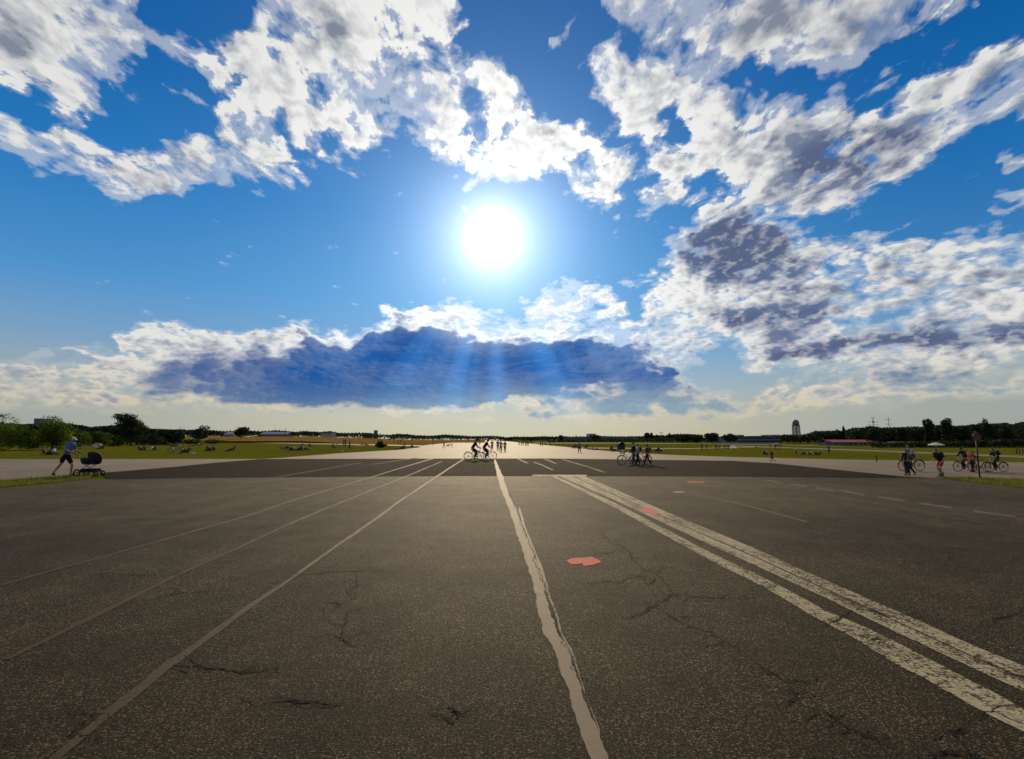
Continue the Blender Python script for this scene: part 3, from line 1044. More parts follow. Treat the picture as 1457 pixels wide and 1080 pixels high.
VERGE_L = [(-300, 706), (0, 684.6), (128, 674), (136, 677), (125, 681), (70, 688), (0, 694.5), (-300, 735)]
VERGE_R = [(1338, 680.4), (1380, 679.6), (1457, 681.8), (1700, 687), (1700, 730), (1457, 694.5), (1400, 688)]
for poly in (VERGE_L, VERGE_R):
    g = [gp(x, y) for x, y in poly]
    struct('verge', polymesh('verge', [p + Vector((0, 0, .012)) for p in g]), M_LAWN)
    pp = [(p.x, p.y) for p in g]
    x0, x1 = min(p[0] for p in pp), max(p[0] for p in pp)
    y0, y1 = min(p[1] for p in pp), max(p[1] for p in pp)
    k = 0
    while k < 11000:
        x, y = rr.uniform(x0, x1), rr.uniform(y0, y1)
        if inside(pp, x, y):
            blade(Vector((x, y, .01)), rr.uniform(.03, .11) * (1.6 if rr.random() < .06 else 1), .008)
            k += 1
for seg in ([(-200, 652.6), (0, 653.2), (370, 653), (400, 651.3), (482, 645), (565, 640.2), (596, 636.6)], [(780, 633.5), (862, 641.5), (905, 644.8), (960, 647.4), (1050, 650.4), (1210, 653.9), (1457, 657.8), (1600, 659.5)],
            [(1338, 680.4), (1400, 688), (1457, 694.5), (1600, 712)], [(0, 694.5), (70, 688), (128, 681)]):
    pts = densify([gp(x, y, -.01) for x, y in seg], .06)
    for p in pts:
        for q in range(2):
            blade(p + Vector((rr.uniform(-.15, .15), rr.uniform(-.05, .5), 0)), rr.uniform(.05, .16), .012)
me = bpy.data.meshes.new('grass')
bm.to_mesh(me)
o = link(me, 'grass', M_BLADE)
tag(o, 'short rough grass on the verges beside the asphalt', 'grass', kind='stuff')

# ------------------------------------------------------------------ object kit
def empty(name, loc, rz=0.0, s=1.0):
    o = bpy.data.objects.new(name, None)
    COL.objects.link(o)
    o.location = loc
    o.rotation_euler = (0, 0, rz)
    o.scale = (s, s, s)
    o.empty_display_size = .2
    return o


def kids(o):
    return KIDS.get(o.name, [])


KIDS = {}


def part(name, me, m, parent):
    o = link(me, name, m)
    o.parent = parent
    KIDS.setdefault(parent.name, []).append(o)
    return o


def copy_tree(o, parent=None):
    c = o.copy()
    COL.objects.link(c)
    if parent:
        c.parent = parent
        KIDS.setdefault(parent.name, []).append(c)
    for ch in list(kids(o)):
        copy_tree(ch, c)
    return c


class MB:
    """collects simple shapes into one mesh"""

    def __init__(self):
        self.v, self.f = [], []

    def quad(self, a, b, c, d):
        n = len(self.v)
        self.v += [tuple(a), tuple(b), tuple(c), tuple(d)]
        self.f.append((n, n + 1, n + 2, n + 3))
        return self

    def box(self, c, s, rot=None):
        n = len(self.v)
        for dx in (-.5, .5):
            for dy in (-.5, .5):
                for dz in (-.5, .5):
                    p = Vector((dx * s[0], dy * s[1], dz * s[2]))
                    if rot is not None:
                        p = rot @ p
                    self.v.append(tuple(p + Vector(c)))
        for q in ((0, 1, 3, 2), (4, 6, 7, 5), (0, 4, 5, 1), (2, 3, 7, 6), (0, 2, 6, 4), (1, 5, 7, 3)):
            self.f.append(tuple(n + i for i in q))
        return self

    def tube(self, pts, r, seg=8, closed=False, caps=True):
        pts = [Vector(p) for p in pts]
        rs = r if isinstance(r, (list, tuple)) else [r] * len(pts)
        n0 = len(self.v)
        N = len(pts)
        prev = None
        for i, p in enumerate(pts):
            a = pts[(i - 1) % N] if (closed or i > 0) else p
            b = pts[(i + 1) % N] if (closed or i < N - 1) else p
            t = (b - a).normalized()
            if prev is None:
                ref = Vector((0, 0, 1)) if abs(t.z) < .9 else Vector((1, 0, 0))
                u = t.cross(ref).normalized()
            else:
                u = (prev - t * prev.dot(t)).normalized()
            prev = u
            w = t.cross(u)
            for k in range(seg):
                q = 2 * math.pi * k / seg
                self.v.append(tuple(p + (u * math.cos(q) + w * math.sin(q)) * rs[i]))
        for i in range(N if closed else N - 1):
            for k in range(seg):
                a = n0 + i * seg + k
                b = n0 + i * seg + (k + 1) % seg
                c = n0 + ((i + 1) % N) * seg + (k + 1) % seg
                d = n0 + ((i + 1) % N) * seg + k
                self.f.append((a, b, c, d))
        if caps and not closed:
            self.f.append(tuple(n0 + k for k in range(seg))[::-1])
            self.f.append(tuple(n0 + (N - 1) * seg + k for k in range(seg)))
        return self

    def ring(self, c, R_, r, n=28, seg=6, axis='y'):
        pts = []
        for i in range(n):
            q = 2 * math.pi * i / n
            pts.append((c[0] + R_ * math.cos(q), c[1], c[2] + R_ * math.sin(q)))
        return self.tube(pts, r, seg, closed=True)

    def lathe(self, prof, seg=20, c=(0, 0, 0)):
        n0 = len(self.v)
        for r_, z in prof:
            for k in range(seg):
                q = 2 * math.pi * k / seg
                self.v.append((c[0] + r_ * math.cos(q), c[1] + r_ * math.sin(q), c[2] + z))
        for i in range(len(prof) - 1):
            for k in range(seg):
                self.f.append((n0 + i * seg + k, n0 + i * seg + (k + 1) % seg, n0 + (i + 1) * seg + (k + 1) % seg, n0 + (i + 1) * seg + k))
        return self

    def me(self, name, smooth=False):
        me = bpy.data.meshes.new(name)
        me.from_pydata(self.v, [], self.f)
        me.update()
        if smooth:
            me.shade_smooth()
        return me


# ------------------------------------------------------------------ skinned figures
def skin(name, verts, edges, sub=2):
    """verts: (x, y, z, r[, r2]) ; vert 0 is the root"""
    me = bpy.data.meshes.new(name)
    me.from_pydata([v[:3] for v in verts], edges, [])
    o = bpy.data.objects.new('tmp', me)
    COL.objects.link(o)
    md = o.modifiers.new('s', 'SKIN')
    md.use_smooth_shade = True
    for i, v in enumerate(verts):
        sv = me.skin_vertices[0].data[i]
        sv.radius = (v[3], v[4] if len(v) > 4 else v[3])
        sv.use_root = (i == 0)
    if sub:
        s2 = o.modifiers.new('u', 'SUBSURF')
        s2.levels = sub
        s2.render_levels = sub
    dg = bpy.context.evaluated_depsgraph_get()
    r_ = bpy.data.meshes.new_from_object(o.evaluated_get(dg))
    r_.name = name
    bpy.data.objects.remove(o)
    bpy.data.meshes.remove(me)
    return r_


def lerp3(a, b, t):
    return tuple(a[i] + (b[i] - a[i]) * t for i in range(3))


# Poses: figure faces +X, z up, for a 1.75 m person. Joints of left (L, +Y) and right (R, -Y).
def pose(hip=(0, 0, .95), chest=(0, 0, 1.30), neck=(.01, 0, 1.50), head=(.03, 0, 1.64), kL=(.02, .10, .50), aL=(0, .11, .08), kR=(.02, -.10, .50), aR=(0, -.11, .08),
         eL=(-.02, .26, 1.14), wL=(.05, .27, .88), eR=(-.02, -.26, 1.14), wR=(.05, -.27, .88), tL=None, tR=None):
    d = dict(hip=hip, chest=chest, neck=neck, head=head, kL=kL, aL=aL, kR=kR, aR=aR, eL=eL, wL=wL, eR=eR, wR=wR)
    d['tL'] = tL or (aL[0] + .17, aL[1] + .02, max(.03, aL[2] - .05))
    d['tR'] = tR or (aR[0] + .17, aR[1] - .02, max(.03, aR[2] - .05))
    return d


POSES = dict(
    stand=pose(),
    stand_easy=pose(kL=(.05, .12, .50), aL=(.06, .15, .08), kR=(-.02, -.10, .50), aR=(-.05, -.12, .08), eL=(.0, .28, 1.16), wL=(.18, .2, 1.02)),
    walk=pose(kL=(.20, .09, .52), aL=(.32, .09, .10), kR=(-.10, -.09, .50), aR=(-.36, -.09, .14), eL=(-.16, .25, 1.16), wL=(-.14, .25, .92), eR=(.10, -.25, 1.14), wR=(.28, -.22, .98), tR=(-.24, -.10, .04)),
    push=pose(hip=(-.06, 0, .93), chest=(.07, 0, 1.27), neck=(.13, 0, 1.46), head=(.20, 0, 1.58), kL=(.17, .09, .50), aL=(.15, .09, .08), kR=(-.16, -.09, .54), aR=(-.46, -.09, .16),
              eL=(.16, .24, 1.10), wL=(.42, .20, 1.02), eR=(.16, -.24, 1.10), wR=(.42, -.20, 1.02), tR=(-.36, -.10, .04)),
    cycle=pose(hip=(-.20, 0, 1.00), chest=(.02, 0, 1.31), neck=(.10, 0, 1.49), head=(.17, 0, 1.62), kL=(.20, .12, .78), aL=(.10, .12, .36), kR=(.12, -.12, .60), aR=(-.06, -.12, .22),
               eL=(.20, .28, 1.16), wL=(.40, .27, 1.06), eR=(.20, -.28, 1.16), wR=(.40, -.27, 1.06)),
    sit=pose(hip=(0, 0, .12), chest=(-.03, 0, .46), neck=(.03, 0, .66), head=(.08, 0, .79), kL=(.36, .13, .48), aL=(.58, .12, .09), kR=(.38, -.13, .46), aR=(.62, -.12, .09),
             eL=(.12, .25, .38), wL=(.34, .14, .42), eR=(.12, -.25, .38), wR=(.36, -.12, .40)),
    sit_back=pose(hip=(0, 0, .12), chest=(-.16, 0, .44), neck=(-.20, 0, .64), head=(-.18, 0, .78), kL=(.42, .12, .20), aL=(.85, .14, .09), kR=(.40, -.13, .42), aR=(.66, -.12, .09),
                  eL=(-.34, .26, .36), wL=(-.44, .26, .08), eR=(-.34, -.26, .36), wR=(-.44, -.26, .08)),
    lie=pose(hip=(0, 0, .13), chest=(-.36, 0, .15), neck=(-.57, 0, .18), head=(-.71, 0, .22), kL=(.40, .14, .30), aL=(.66, .14, .08), kR=(.44, -.11, .12), aR=(.86, -.12, .09),
             eL=(-.30, .30, .10), wL=(-.05, .28, .12), eR=(-.55, -.34, .12), wR=(-.72, -.14, .12), tR=(.92, -.14, .22)),
    skate=pose(hip=(-.10, 0, .92), chest=(.08, 0, 1.23), neck=(.15, 0, 1.42), head=(.22, 0, 1.54), kL=(.15, .10, .56), aL=(-.02, .12, .15), kR=(.02, -.12, .50), aR=(-.20, -.14, .16),
               eL=(-.02, .28, 1.06), wL=(.16, .25, .88), eR=(.02, -.28, 1.06), wR=(.20, -.24, .92), tL=(.15, .12, .10), tR=(-.04, -.15, .10)),
    run=pose(hip=(0, 0, .95), chest=(.06, 0, 1.29), neck=(.10, 0, 1.48), head=(.15, 0, 1.61), kL=(.28, .09, .62), aL=(.16, .09, .26), kR=(-.12, -.09, .52), aR=(-.44, -.09, .30),
             eL=(-.16, .26, 1.18), wL=(.02, .24, 1.04), eR=(.14, -.26, 1.14), wR=(.34, -.20, 1.20), tR=(-.42, -.10, .16)),
    hold=pose(hip=(0, 0, .95), eL=(.10, .25, 1.16), wL=(.36, .18, 1.06), eR=(.10, -.25, 1.16), wR=(.36, -.18, 1.06), kL=(.10, .10, .51), aL=(.14, .11, .09), kR=(-.05, -.10, .5), aR=(-.16, -.11, .10)),
)


def shoulders(p):
    c, n = Vector(p['chest']), Vector(p['neck'])
    s = n.lerp(c, .22)
    return (s.x, .175, s.z), (s.x, -.175, s.z)


MESHC = {}


def figure_mesh(ps, what, detail=2, fem=False):
    key = (ps, what, detail, fem)
    if key in MESHC:
        return MESHC[key].copy()
    p = POSES[ps]
    sL, sR = shoulders(p)
    V, Eg = [], []

    def add(pt, r, r2=None, par=None):
        V.append((*pt, r, r2 if r2 is not None else r))
        if par is not None:
            Eg.append((par, len(V) - 1))
        return len(V) - 1

    hip, ch, nk, hd = p['hip'], p['chest'], p['neck'], p['head']
    hL = (hip[0], .09, hip[2] - .03)
    hR = (hip[0], -.09, hip[2] - .03)
    if what == 'body':
        a = add(hip, .122, .095)
        w = add(lerp3(hip, ch, .5), .115, .090, a)
        c = add(ch, .140, .095, w)
        t = add(lerp3(ch, nk, .62), .115, .080, c)
        n = add(nk, .056, .056, t)
        hv, nv = Vector(hd), Vector(nk)
        add(tuple(nv.lerp(hv, .75)), .050, .052, n)
        for s_, e_, w_ in ((sL, p['eL'], p['wL']), (sR, p['eR'], p['wR'])):
            x = add(s_, .062, .062, t)
            x = add(lerp3(s_, e_, .5), .050, .050, x)
            x = add(e_, .040, .040, x)
            x = add(lerp3(e_, w_, .4), .039, .039, x)
            x = add(w_, .026, .026, x)
            d = (Vector(w_) - Vector(e_)).normalized()
            sd = 1 if w_[1] > 0 else -1
            pm = Vector(w_) + d * .055
            x = add(tuple(pm), .036, .020, x)
            if detail >= 2:
                side = Vector((0, 1, 0)).cross(d)
                side = side.normalized() if side.length > .1 else Vector((1, 0, 0))
                lat = d.cross(side)
                for q, ln in ((-.027, .062), (-.009, .074), (.009, .078), (.027, .068)):
                    b0 = pm + side * q + d * .035
                    f1 = add(tuple(b0), .0095, .0095, x)
                    f2 = add(tuple(b0 + d * ln * .5 - lat * sd * .012), .0085, .0085, f1)
                    add(tuple(b0 + d * ln * .85 - lat * sd * .034), .007, .007, f2)
                th = add(tuple(pm + side * .038 - d * .005), .011, .011, x)
                add(tuple(pm + side * .058 + d * .03 - lat * sd * .015), .009, .009, th)
            else:
                add(tuple(pm + d * .08), .024, .012, x)
        for h_, k_, a_, t_ in ((hL, p['kL'], p['aL'], p['tL']), (hR, p['kR'], p['aR'], p['tR'])):
            x = add(h_, .098, .098, a)
            x = add(lerp3(h_, k_, .45), .080, .080, x)
            x = add(k_, .056, .056, x)
            x = add(lerp3(k_, a_, .35), .056, .056, x)
            x = add(a_, .036, .036, x)
            x = add(lerp3(a_, t_, .6), .042, .034, x)
            add(t_, .036, .024, x)
    elif what.startswith('top'):
        long_ = what == 'top_long'
        a = add(lerp3(hip, ch, -.22), .178, .150)
        w = add(lerp3(hip, ch, .5), .160, .132, a)
        c = add(ch, .185, .142, w)
        t = add(lerp3(ch, nk, .60), .160, .118, c)
        add(lerp3(ch, nk, .94), .075, .075, t)
        for s_, e_, w_ in ((sL, p['eL'], p['wL']), (sR, p['eR'], p['wR'])):
            x = add(s_, .080, .080, t)
            x = add(lerp3(s_, e_, .55), .068, .068, x)
            if long_:
                x = add(e_, .056, .056, x)
                add(lerp3(e_, w_, .88), .042, .042, x)
            else:
                add(lerp3(s_, e_, .8), .064, .064, x)
    elif what == 'skirt':
        a = add(lerp3(hip, ch, .15), .150, .12)
        k = lerp3(p['kL'], p['kR'], .5)
        b_ = add(lerp3(hip, k, .3), .20, .17, a)
        add(lerp3(hip, k, .95), .25, .23, b_)
    elif what in ('shorts', 'trousers'):
        a0 = add(lerp3(hip, ch, .30), .150, .118)
        a = add(lerp3(hip, ch, .02), .165, .130, a0)
        for h_, k_, a_ in ((hL, p['kL'], p['aL']), (hR, p['kR'], p['aR'])):
            x = add(lerp3(h_, k_, .26), .108, .112, a)
            x = add(lerp3(h_, k_, .55), .098, .100, x)
            if what == 'shorts':
                add(lerp3(h_, k_, .92), .096, .096, x)
            else:
                x = add(k_, .078, .078, x)
                x = add(lerp3(k_, a_, .5), .072, .072, x)
                add(lerp3(k_, a_, .97), .060, .060, x)
    m_ = skin(what, V, Eg, sub=2 if detail >= 2 else 1)
    if what == 'body':
        m_ = add_head(m_, ps, detail)
    MESHC[key] = m_
    return m_.copy()


def shoe_mesh(ps, side, skates=False):
    p = POSES[ps]
    a, t = Vector(p['a' + side]), Vector(p['t' + side])
    d = (t - a)
    heel = a - d * .25
    heel.z = min(a.z, t.z) if abs(d.z) < .12 else a.z - .03
    key = ('shoe', ps, side)
    if key not in MESHC:
        MESHC[key] = skin('shoe', [(a.x, a.y, a.z, .050), (heel.x, heel.y, heel.z, .042), (*lerp3(a, t, .55), .050, .040), (t.x + d.x * .18, t.y, t.z, .040, .028)], [(0, 1), (0, 2), (2, 3)], sub=1)
    return MESHC[key].copy()


def head_frame(ps):
    p = POSES[ps]
    hv, nv = Vector(p['head']), Vector(p['neck'])
    ax = (hv - nv).normalized()
    if ps in ('cycle', 'push', 'skate', 'run'):
        ax = (ax + Vector((0, 0, .9))).normalized()
    elif ps != 'lie':
        ax = (ax + Vector((0, 0, .5))).normalized()
    fw = Vector((ax.z, 0, -ax.x))
    if ps == 'lie':
        ax, fw = Vector((-1, 0, .25)).normalized(), Vector((.25, 0, 1)).normalized()
    return hv, ax, fw, Vector((0, 1, 0))


def head_pt(u, v, g=0.0, face=True):
    """point of a head: u round from the nose, v from crown (0) to chin (pi)"""
    x, y, z = math.sin(v) * math.cos(u), math.sin(v) * math.sin(u), math.cos(v)
    rx, ry, rz = .098 + g, .077 + g, .118 + g
    jaw = 1 - .24 * max(0, -z) ** 1.2
    X, Y, Z = x * rx * (jaw if x > 0 else jaw * (1 - .20 * max(0, -z))), y * ry * jaw, z * rz
    if face and x > 0:
        f = x ** 6
        az_ = abs(y)
        nose = math.exp(-((z + .12) / .16) ** 2 - (az_ / .13) ** 2)
        sock = math.exp(-((z - .08) / .10) ** 2 - ((az_ - .36) / .16) ** 2)
        lips = math.exp(-((z + .50) / .09) ** 2 - (az_ / .22) ** 2)
        chin = math.exp(-((z + .86) / .14) ** 2 - (az_ / .25) ** 2)
        brow = math.exp(-((z - .24) / .09) ** 2 - (az_ / .5) ** 2)
        X += .026 * nose - .011 * sock + .006 * lips + .012 * chin + .005 * brow
    e = math.exp(-((z + .02) / .22) ** 2 - ((x + .08) / .16) ** 2)
    if face and abs(y) > .6:
        Y += .016 * e * (1 if y > 0 else -1)
    return X, Y, Z


def head_surface(ps, g=0.0, face=True, keep=None, nu=24, nv=16, long_=0.0, brim=0.0):
    hv, ax, fw, sd = head_frame(ps)
    v, f = [], []
    for j in range(nv + 1):
        for i in range(nu):
            u, w = 2 * math.pi * i / nu, math.pi * j / nv
            X, Y, Z = head_pt(u, w, g, face)
            if long_ and X < .03 and Z < .02:
                Z = Z * (1 + long_)
                X = X * 1.1 - .012
                Y = Y * 1.05
            v.append(tuple(hv + fw * X + sd * Y + ax * Z))
    for j in range(nv):
        for i in range(nu):
            if keep is None or keep(2 * math.pi * (i + .5) / nu, math.pi * (j + .5) / nv):
                a, b = j * nu + i, j * nu + (i + 1) % nu
                f.append((a, a + nu, b + nu, b))
    return v, f


def add_head(me, ps, detail):
    v, f = head_surface(ps, nu=28 if detail >= 2 else 16, nv=20 if detail >= 2 else 12)
    bm = bmesh.new()
    bm.from_mesh(me)
    vs = [bm.verts.new(x) for x in v]
    for q in f:
        fc = bm.faces.new([vs[i] for i in q])
        fc.smooth = True
    bmesh.ops.remove_doubles(bm, verts=vs, dist=.0004)
    bm.to_mesh(me)
    bm.free()
    return me


def head_wear(ps, kind):
    key = ('hw', ps, kind)
    if key in MESHC:
        return MESHC[key].copy()
    def keep(u, w):
        c = math.cos(u)
        if kind == 'helmet':
            return w < 1.35
        if kind == 'cap':
            return w < 1.25
        if c > .45:
            return w < .78
        if c > -.1:
            return w < 1.30
        return w < (2.5 if kind == 'hair_long' else 2.05)
    v, f = head_surface(ps, {'helmet': .022, 'cap': .012}.get(kind, .010), False, keep, 24, 16, .75 if kind == 'hair_long' else 0)
    hv, ax, fw, sd = head_frame(ps)
    if kind == 'cap':
        n = len(v)
        N = 8
        for r_ in (0, 1):
            for k in range(N + 1):
                a = -1.1 + 2.2 * k / N
                rr_ = .100 + r_ * (.075 * math.cos(a * .8))
                v.append(tuple(hv + ax * (.045 - .012 * r_) + fw * rr_ * math.cos(a) + sd * min(.085, .085) * math.sin(a) * (1 + r_ * .1)))
        for k in range(N):
            f.append((n + k, n + k + 1, n + N + 2 + k, n + N + 1 + k))
    me = bpy.data.meshes.new(kind)
    me.from_pydata(v, [], f)
    bm = bmesh.new()
    bm.from_mesh(me)
    bmesh.ops.delete(bm, geom=[x for x in bm.verts if not x.link_faces], context='VERTS')
    bm.to_mesh(me)
    bm.free()
    me.shade_smooth()
    MESHC[key] = me
    return me.copy()


SKIN_T = [(.34, .19, .12), (.26, .14, .09), (.40, .24, .16), (.16, .085, .05)]


def person(label, P_, rz, h, ps, top=(.05, .05, .06), bottom=(.03, .03, .04), hair=(.03, .02, .015), tone=0, sleeve='top_short', legs='trousers', head='hair', shoes=(.02, .02, .02), detail=1, group=None, hatc=None, z=0.0):
    o = empty('person', (P_.x, P_.y, P_.z + z), rz, h / 1.75)
    tag(o, label, 'person', group)
    part('body', figure_mesh(ps, 'body', detail), mat('skin', SKIN_T[tone], .6, .3, var=.08), o)
    part({'top_short': 'shirt', 'top_long': 'jacket', }[sleeve], figure_mesh(ps, sleeve, detail), mat('cloth', top, .9, .15, var=.18, vscale=9), o)
    part(legs, figure_mesh(ps, legs, detail), mat('cloth', bottom, .9, .15, var=.18, vscale=9), o)
    part({'hair': 'hair', 'hair_long': 'hair', 'cap': 'cap', 'helmet': 'helmet'}[head], head_wear(ps, head), mat('hair' if head.startswith('hair') else 'hat_cloth', hatc or hair, .8, .3, var=.2, vscale=20), o)
    if detail >= 1:
        for s in 'LR':
            part('shoe', shoe_mesh(ps, s), mat('shoe_leather', shoes, .7, .3), o)
    return o


# ------------------------------------------------------------------ bicycle (along +X, wheels on the ground)
M_TYRE = mat('tyre_rubber', (.012, .012, .012), .8, .3)
M_RIM = mat('rim_metal', (.08, .08, .085), .5, .4, metal=.5, var=.1)
M_FRAME = mat('bicycle_paint', (.015, .015, .018), .4, .5, var=.1)


def make_bike(color=(.015, .015, .018), kind='city'):
    o = empty('bicycle', (0, 0, 0))
    mf = mat('bicycle_paint', color, .4, .5, var=.1)
    for sx in (-.53, .53):
        c = (sx, 0, .345)
        w = part('wheel', MB().ring(c, .318, .011, 32, 6).me('wheel', True), M_RIM, o)
        part('tyre', MB().ring(c, .337, .019, 32, 8).me('tyre', True), M_TYRE, w)
        sp = MB()
        for k in range(20):
            q = 2 * math.pi * k / 20
            s_ = .03 if k % 2 else -.03
            sp.tube([(sx, s_, .345), (sx + .31 * math.cos(q), 0, .345 + .31 * math.sin(q))], .0028, 3, caps=False)
        sp.tube([(sx, -.055, .345), (sx, .055, .345)], .022, 8)
        part('spokes', sp.me('spokes'), M_RIM, w)
        g = MB()
        arc = [(sx + .375 * math.cos(q), 0, .345 + .375 * math.sin(q)) for q in [R(a) for a in (range(25, 166, 14) if sx < 0 else range(15, 141, 14))]]
        for y in (-.02, .02):
            g.tube([(x, y, z) for x, y_, z in arc], .010, 5)
        g.tube(arc, .014, 5)
        part('mudguard', g.me('mudguard', True), mf, o)
    bb, st, hd0, hd1 = (-.06, 0, .30), (-.20, 0, .72), (.36, 0, .82), (.40, 0, .66)
    f = MB()
    f.tube([bb, st], .016, 8).tube([st, (-.235, 0, .84)], .013, 8)
    if kind == 'city':
        f.tube([hd1, (.15, 0, .50), (-.02, 0, .38), bb], .022, 8).tube([hd0, (.12, 0, .62), (-.12, 0, .48)], .016, 8)
    else:
        f.tube([hd1, bb], .020, 8).tube([hd0, (-.20, 0, .76)], .016, 8)
    f.tube([hd0, hd1], .021, 8)
    for y in (-.055, .055):
        f.tube([bb, (-.53, y, .345)], .010, 6).tube([st, (-.53, y, .345)], .008, 6)
    part('frame', f.me('frame', True), mf, o)
    f = MB()
    f.tube([(.34, 0, .90), (.40, 0, .66)], .014, 8)
    for y in (-.05, .05):
        f.tube([(.405, y * .5, .68), (.44, y, .60), (.53, y, .345)], .011, 6)
    part('fork', f.me('fork', True), mf, o)
    f = MB()
    f.tube([(.34, 0, .90), (.36, 0, 1.03)], .013, 6)
    f.tube([(.20, -.28, 1.04), (.32, -.26, 1.05), (.40, -.12, 1.03), (.40, .12, 1.03), (.32, .26, 1.05), (.20, .28, 1.04)], .012, 6)
    f.tube([(.17, -.285, 1.04), (.27, -.27, 1.045)], .018, 6).tube([(.17, .285, 1.04), (.27, .27, 1.045)], .018, 6)
    part('handlebar', f.me('handlebar', True), M_RIM, o)
    part('saddle', skin('saddle', [(-.24, 0, .885, .05, .03), (-.33, 0, .90, .105, .032), (-.12, 0, .885, .028, .024), (-.05, 0, .88, .018, .02)], [(0, 1), (0, 2), (2, 3)], 1), mat('saddle_vinyl', (.012, .011, .01), .6, .4), o)
    f = MB()
    f.tube([(-.06, -.07, .30), (-.06, .07, .30)], .02, 8).ring((-.06, -.05, .30), .09, .006, 20, 4)
    f.tube([(-.06, -.075, .30), (-.10, -.085, .135)], .009, 6).tube([(-.06, .075, .30), (-.02, .085, .465)], .009, 6)
    part('crank', f.me('crank'), M_RIM, o)
    for y, x, z in ((-.13, -.10, .135), (.13, -.02, .465)):
        part('pedal', MB().box((x, y, z), (.09, .09, .02)).me('pedal'), M_TYRE, o)
    if kind == 'city':
        f = MB()
        for y in (-.06, .06):
            f.tube([(-.24, y, .75), (-.72, y, .76)], .007, 5).tube([(-.68, y, .76), (-.53, y, .35)], .006, 5)
        for x in (-.3, -.42, -.54, -.68):
            f.tube([(x, -.06, .757), (x, .06, .757)], .006, 5)
        part('luggage_rack', f.me('luggage_rack'), mf, o)
        part('headlamp', MB().lathe([(0, -.03), (.035, -.02), (.04, .03), (0, .035)], 12, (.43, 0, .93)).me('headlamp', True), mat('lamp_glass', (.6, .6, .58), .25, .6, var=.05), o)
    return o


BIKE_PROTO = {}


def bike(label, P_, rz, color=(.015, .015, .018), kind='city', s=1.0, lying=False, group=None):
    key = (color, kind)
    if key not in BIKE_PROTO:
        b = make_bike(color, kind)
        BIKE_PROTO[key] = b
    else:
        b = copy_tree(BIKE_PROTO[key])
    b.location = (P_.x, P_.y, P_.z + (.05 if lying else 0))
    b.rotation_euler = (R(82), 0, rz) if lying else (0, 0, rz)
    b.scale = (s, s, s)
    if 'group' in b:
        del b['group']
    tag(b, label, 'bicycle', group)
    return b


def backpack(label, P_, rz, h, ps, color=(.02, .02, .025), z=0.0, size=1.0):
    """rides on the back of a figure in that pose"""
    p = POSES[ps]
    ch, nk = Vector(p['chest']), Vector(p['neck'])
    ax = (nk - Vector(p['hip'])).normalized()
    bk = Vector((-ax.z, 0, ax.x))
    o = empty('backpack', (P_.x, P_.y, P_.z + z), rz, h / 1.75)
    tag(o, label, 'backpack')
    c = ch + bk * .21
    me = skin('bag', [(*c, .17 * size, .125 * size), (*(c - ax * .16 * size + bk * .02), .165 * size, .14 * size), (*(c + ax * .17 * size), .13 * size, .10 * size)], [(0, 1), (0, 2)], 2)
    b = part('bag', me, mat('bag_cloth', color, .85, .2, var=.2, vscale=8), o)
    part('pocket', skin('pocket', [(*(c - ax * .10 + bk * .13 * size), .11, .05), (*(c - ax * .20 * size + bk * .13 * size), .10, .045)], [(0, 1)], 1), mat('bag_cloth', tuple(x * .8 for x in color), .85, .2), b)
    f = MB()
    for y in (-.11, .11):
        f.tube([c + ax * .17 + Vector((0, y, 0)), nk + Vector((-.02, y, .0)) - ax * .03 - bk * .03, ch - bk * .155 + Vector((0, y * 1.2, 0)), ch - ax * .2 + bk * .02 + Vector((0, y * 1.7, 0))], .018, 5)
    part('strap', f.me('strap', True), mat('strap_web', (.015, .015, .015), .9, .1), o)
    return o

# ------------------------------------------------------------------ trees
def leafmat(name, c, tr=.25):
    m = bpy.data.materials.new(name)
    m.use_nodes = True
    t = m.node_tree
    b = NB(t)
    bs = t.nodes['Principled BSDF']
    geo = b.new('ShaderNodeNewGeometry')
    n = b.noise(geo.outputs['Position'], .7, 4, .6)
    n2 = geo.outputs['Random Per Island']
    k = b.m('MULTIPLY', b.smooth(n, .3, .7, .55, 1.5), b.smooth(n2, 0, 1, .6, 1.4, 'LINEAR'))
    cc = b.v('SCALE', c, scale=k)
    b.put(bs.inputs['Base Color'], cc)
    bs.inputs['Roughness'].default_value = .8
    bs.inputs['Specular IOR Level'].default_value = .15
    tr_ = b.new('ShaderNodeBsdfTranslucent')
    b.put(tr_.inputs[0], b.v('MULTIPLY', cc, (1.5, 1.5, .6)))
    mx = b.new('ShaderNodeMixShader')
    mx.inputs[0].default_value = tr
    t.links.new(bs.outputs[0], mx.inputs[1])
    t.links.new(tr_.outputs[0], mx.inputs[2])
    t.links.new(mx.outputs[0], t.nodes['Material Output'].inputs[0])
    return m


M_LEAF = leafmat('leaves', (.045, .062, .014), .3)
M_LEAF_B = leafmat('bright_leaves', (.070, .095, .012), .38)
M_LEAF_D = leafmat('dark_leaves', (.022, .030, .012), .12)
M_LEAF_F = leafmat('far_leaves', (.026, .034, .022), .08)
M_BARK = mat('bark', (.05, .037, .026), .95, .1, var=.4, vscale=6)


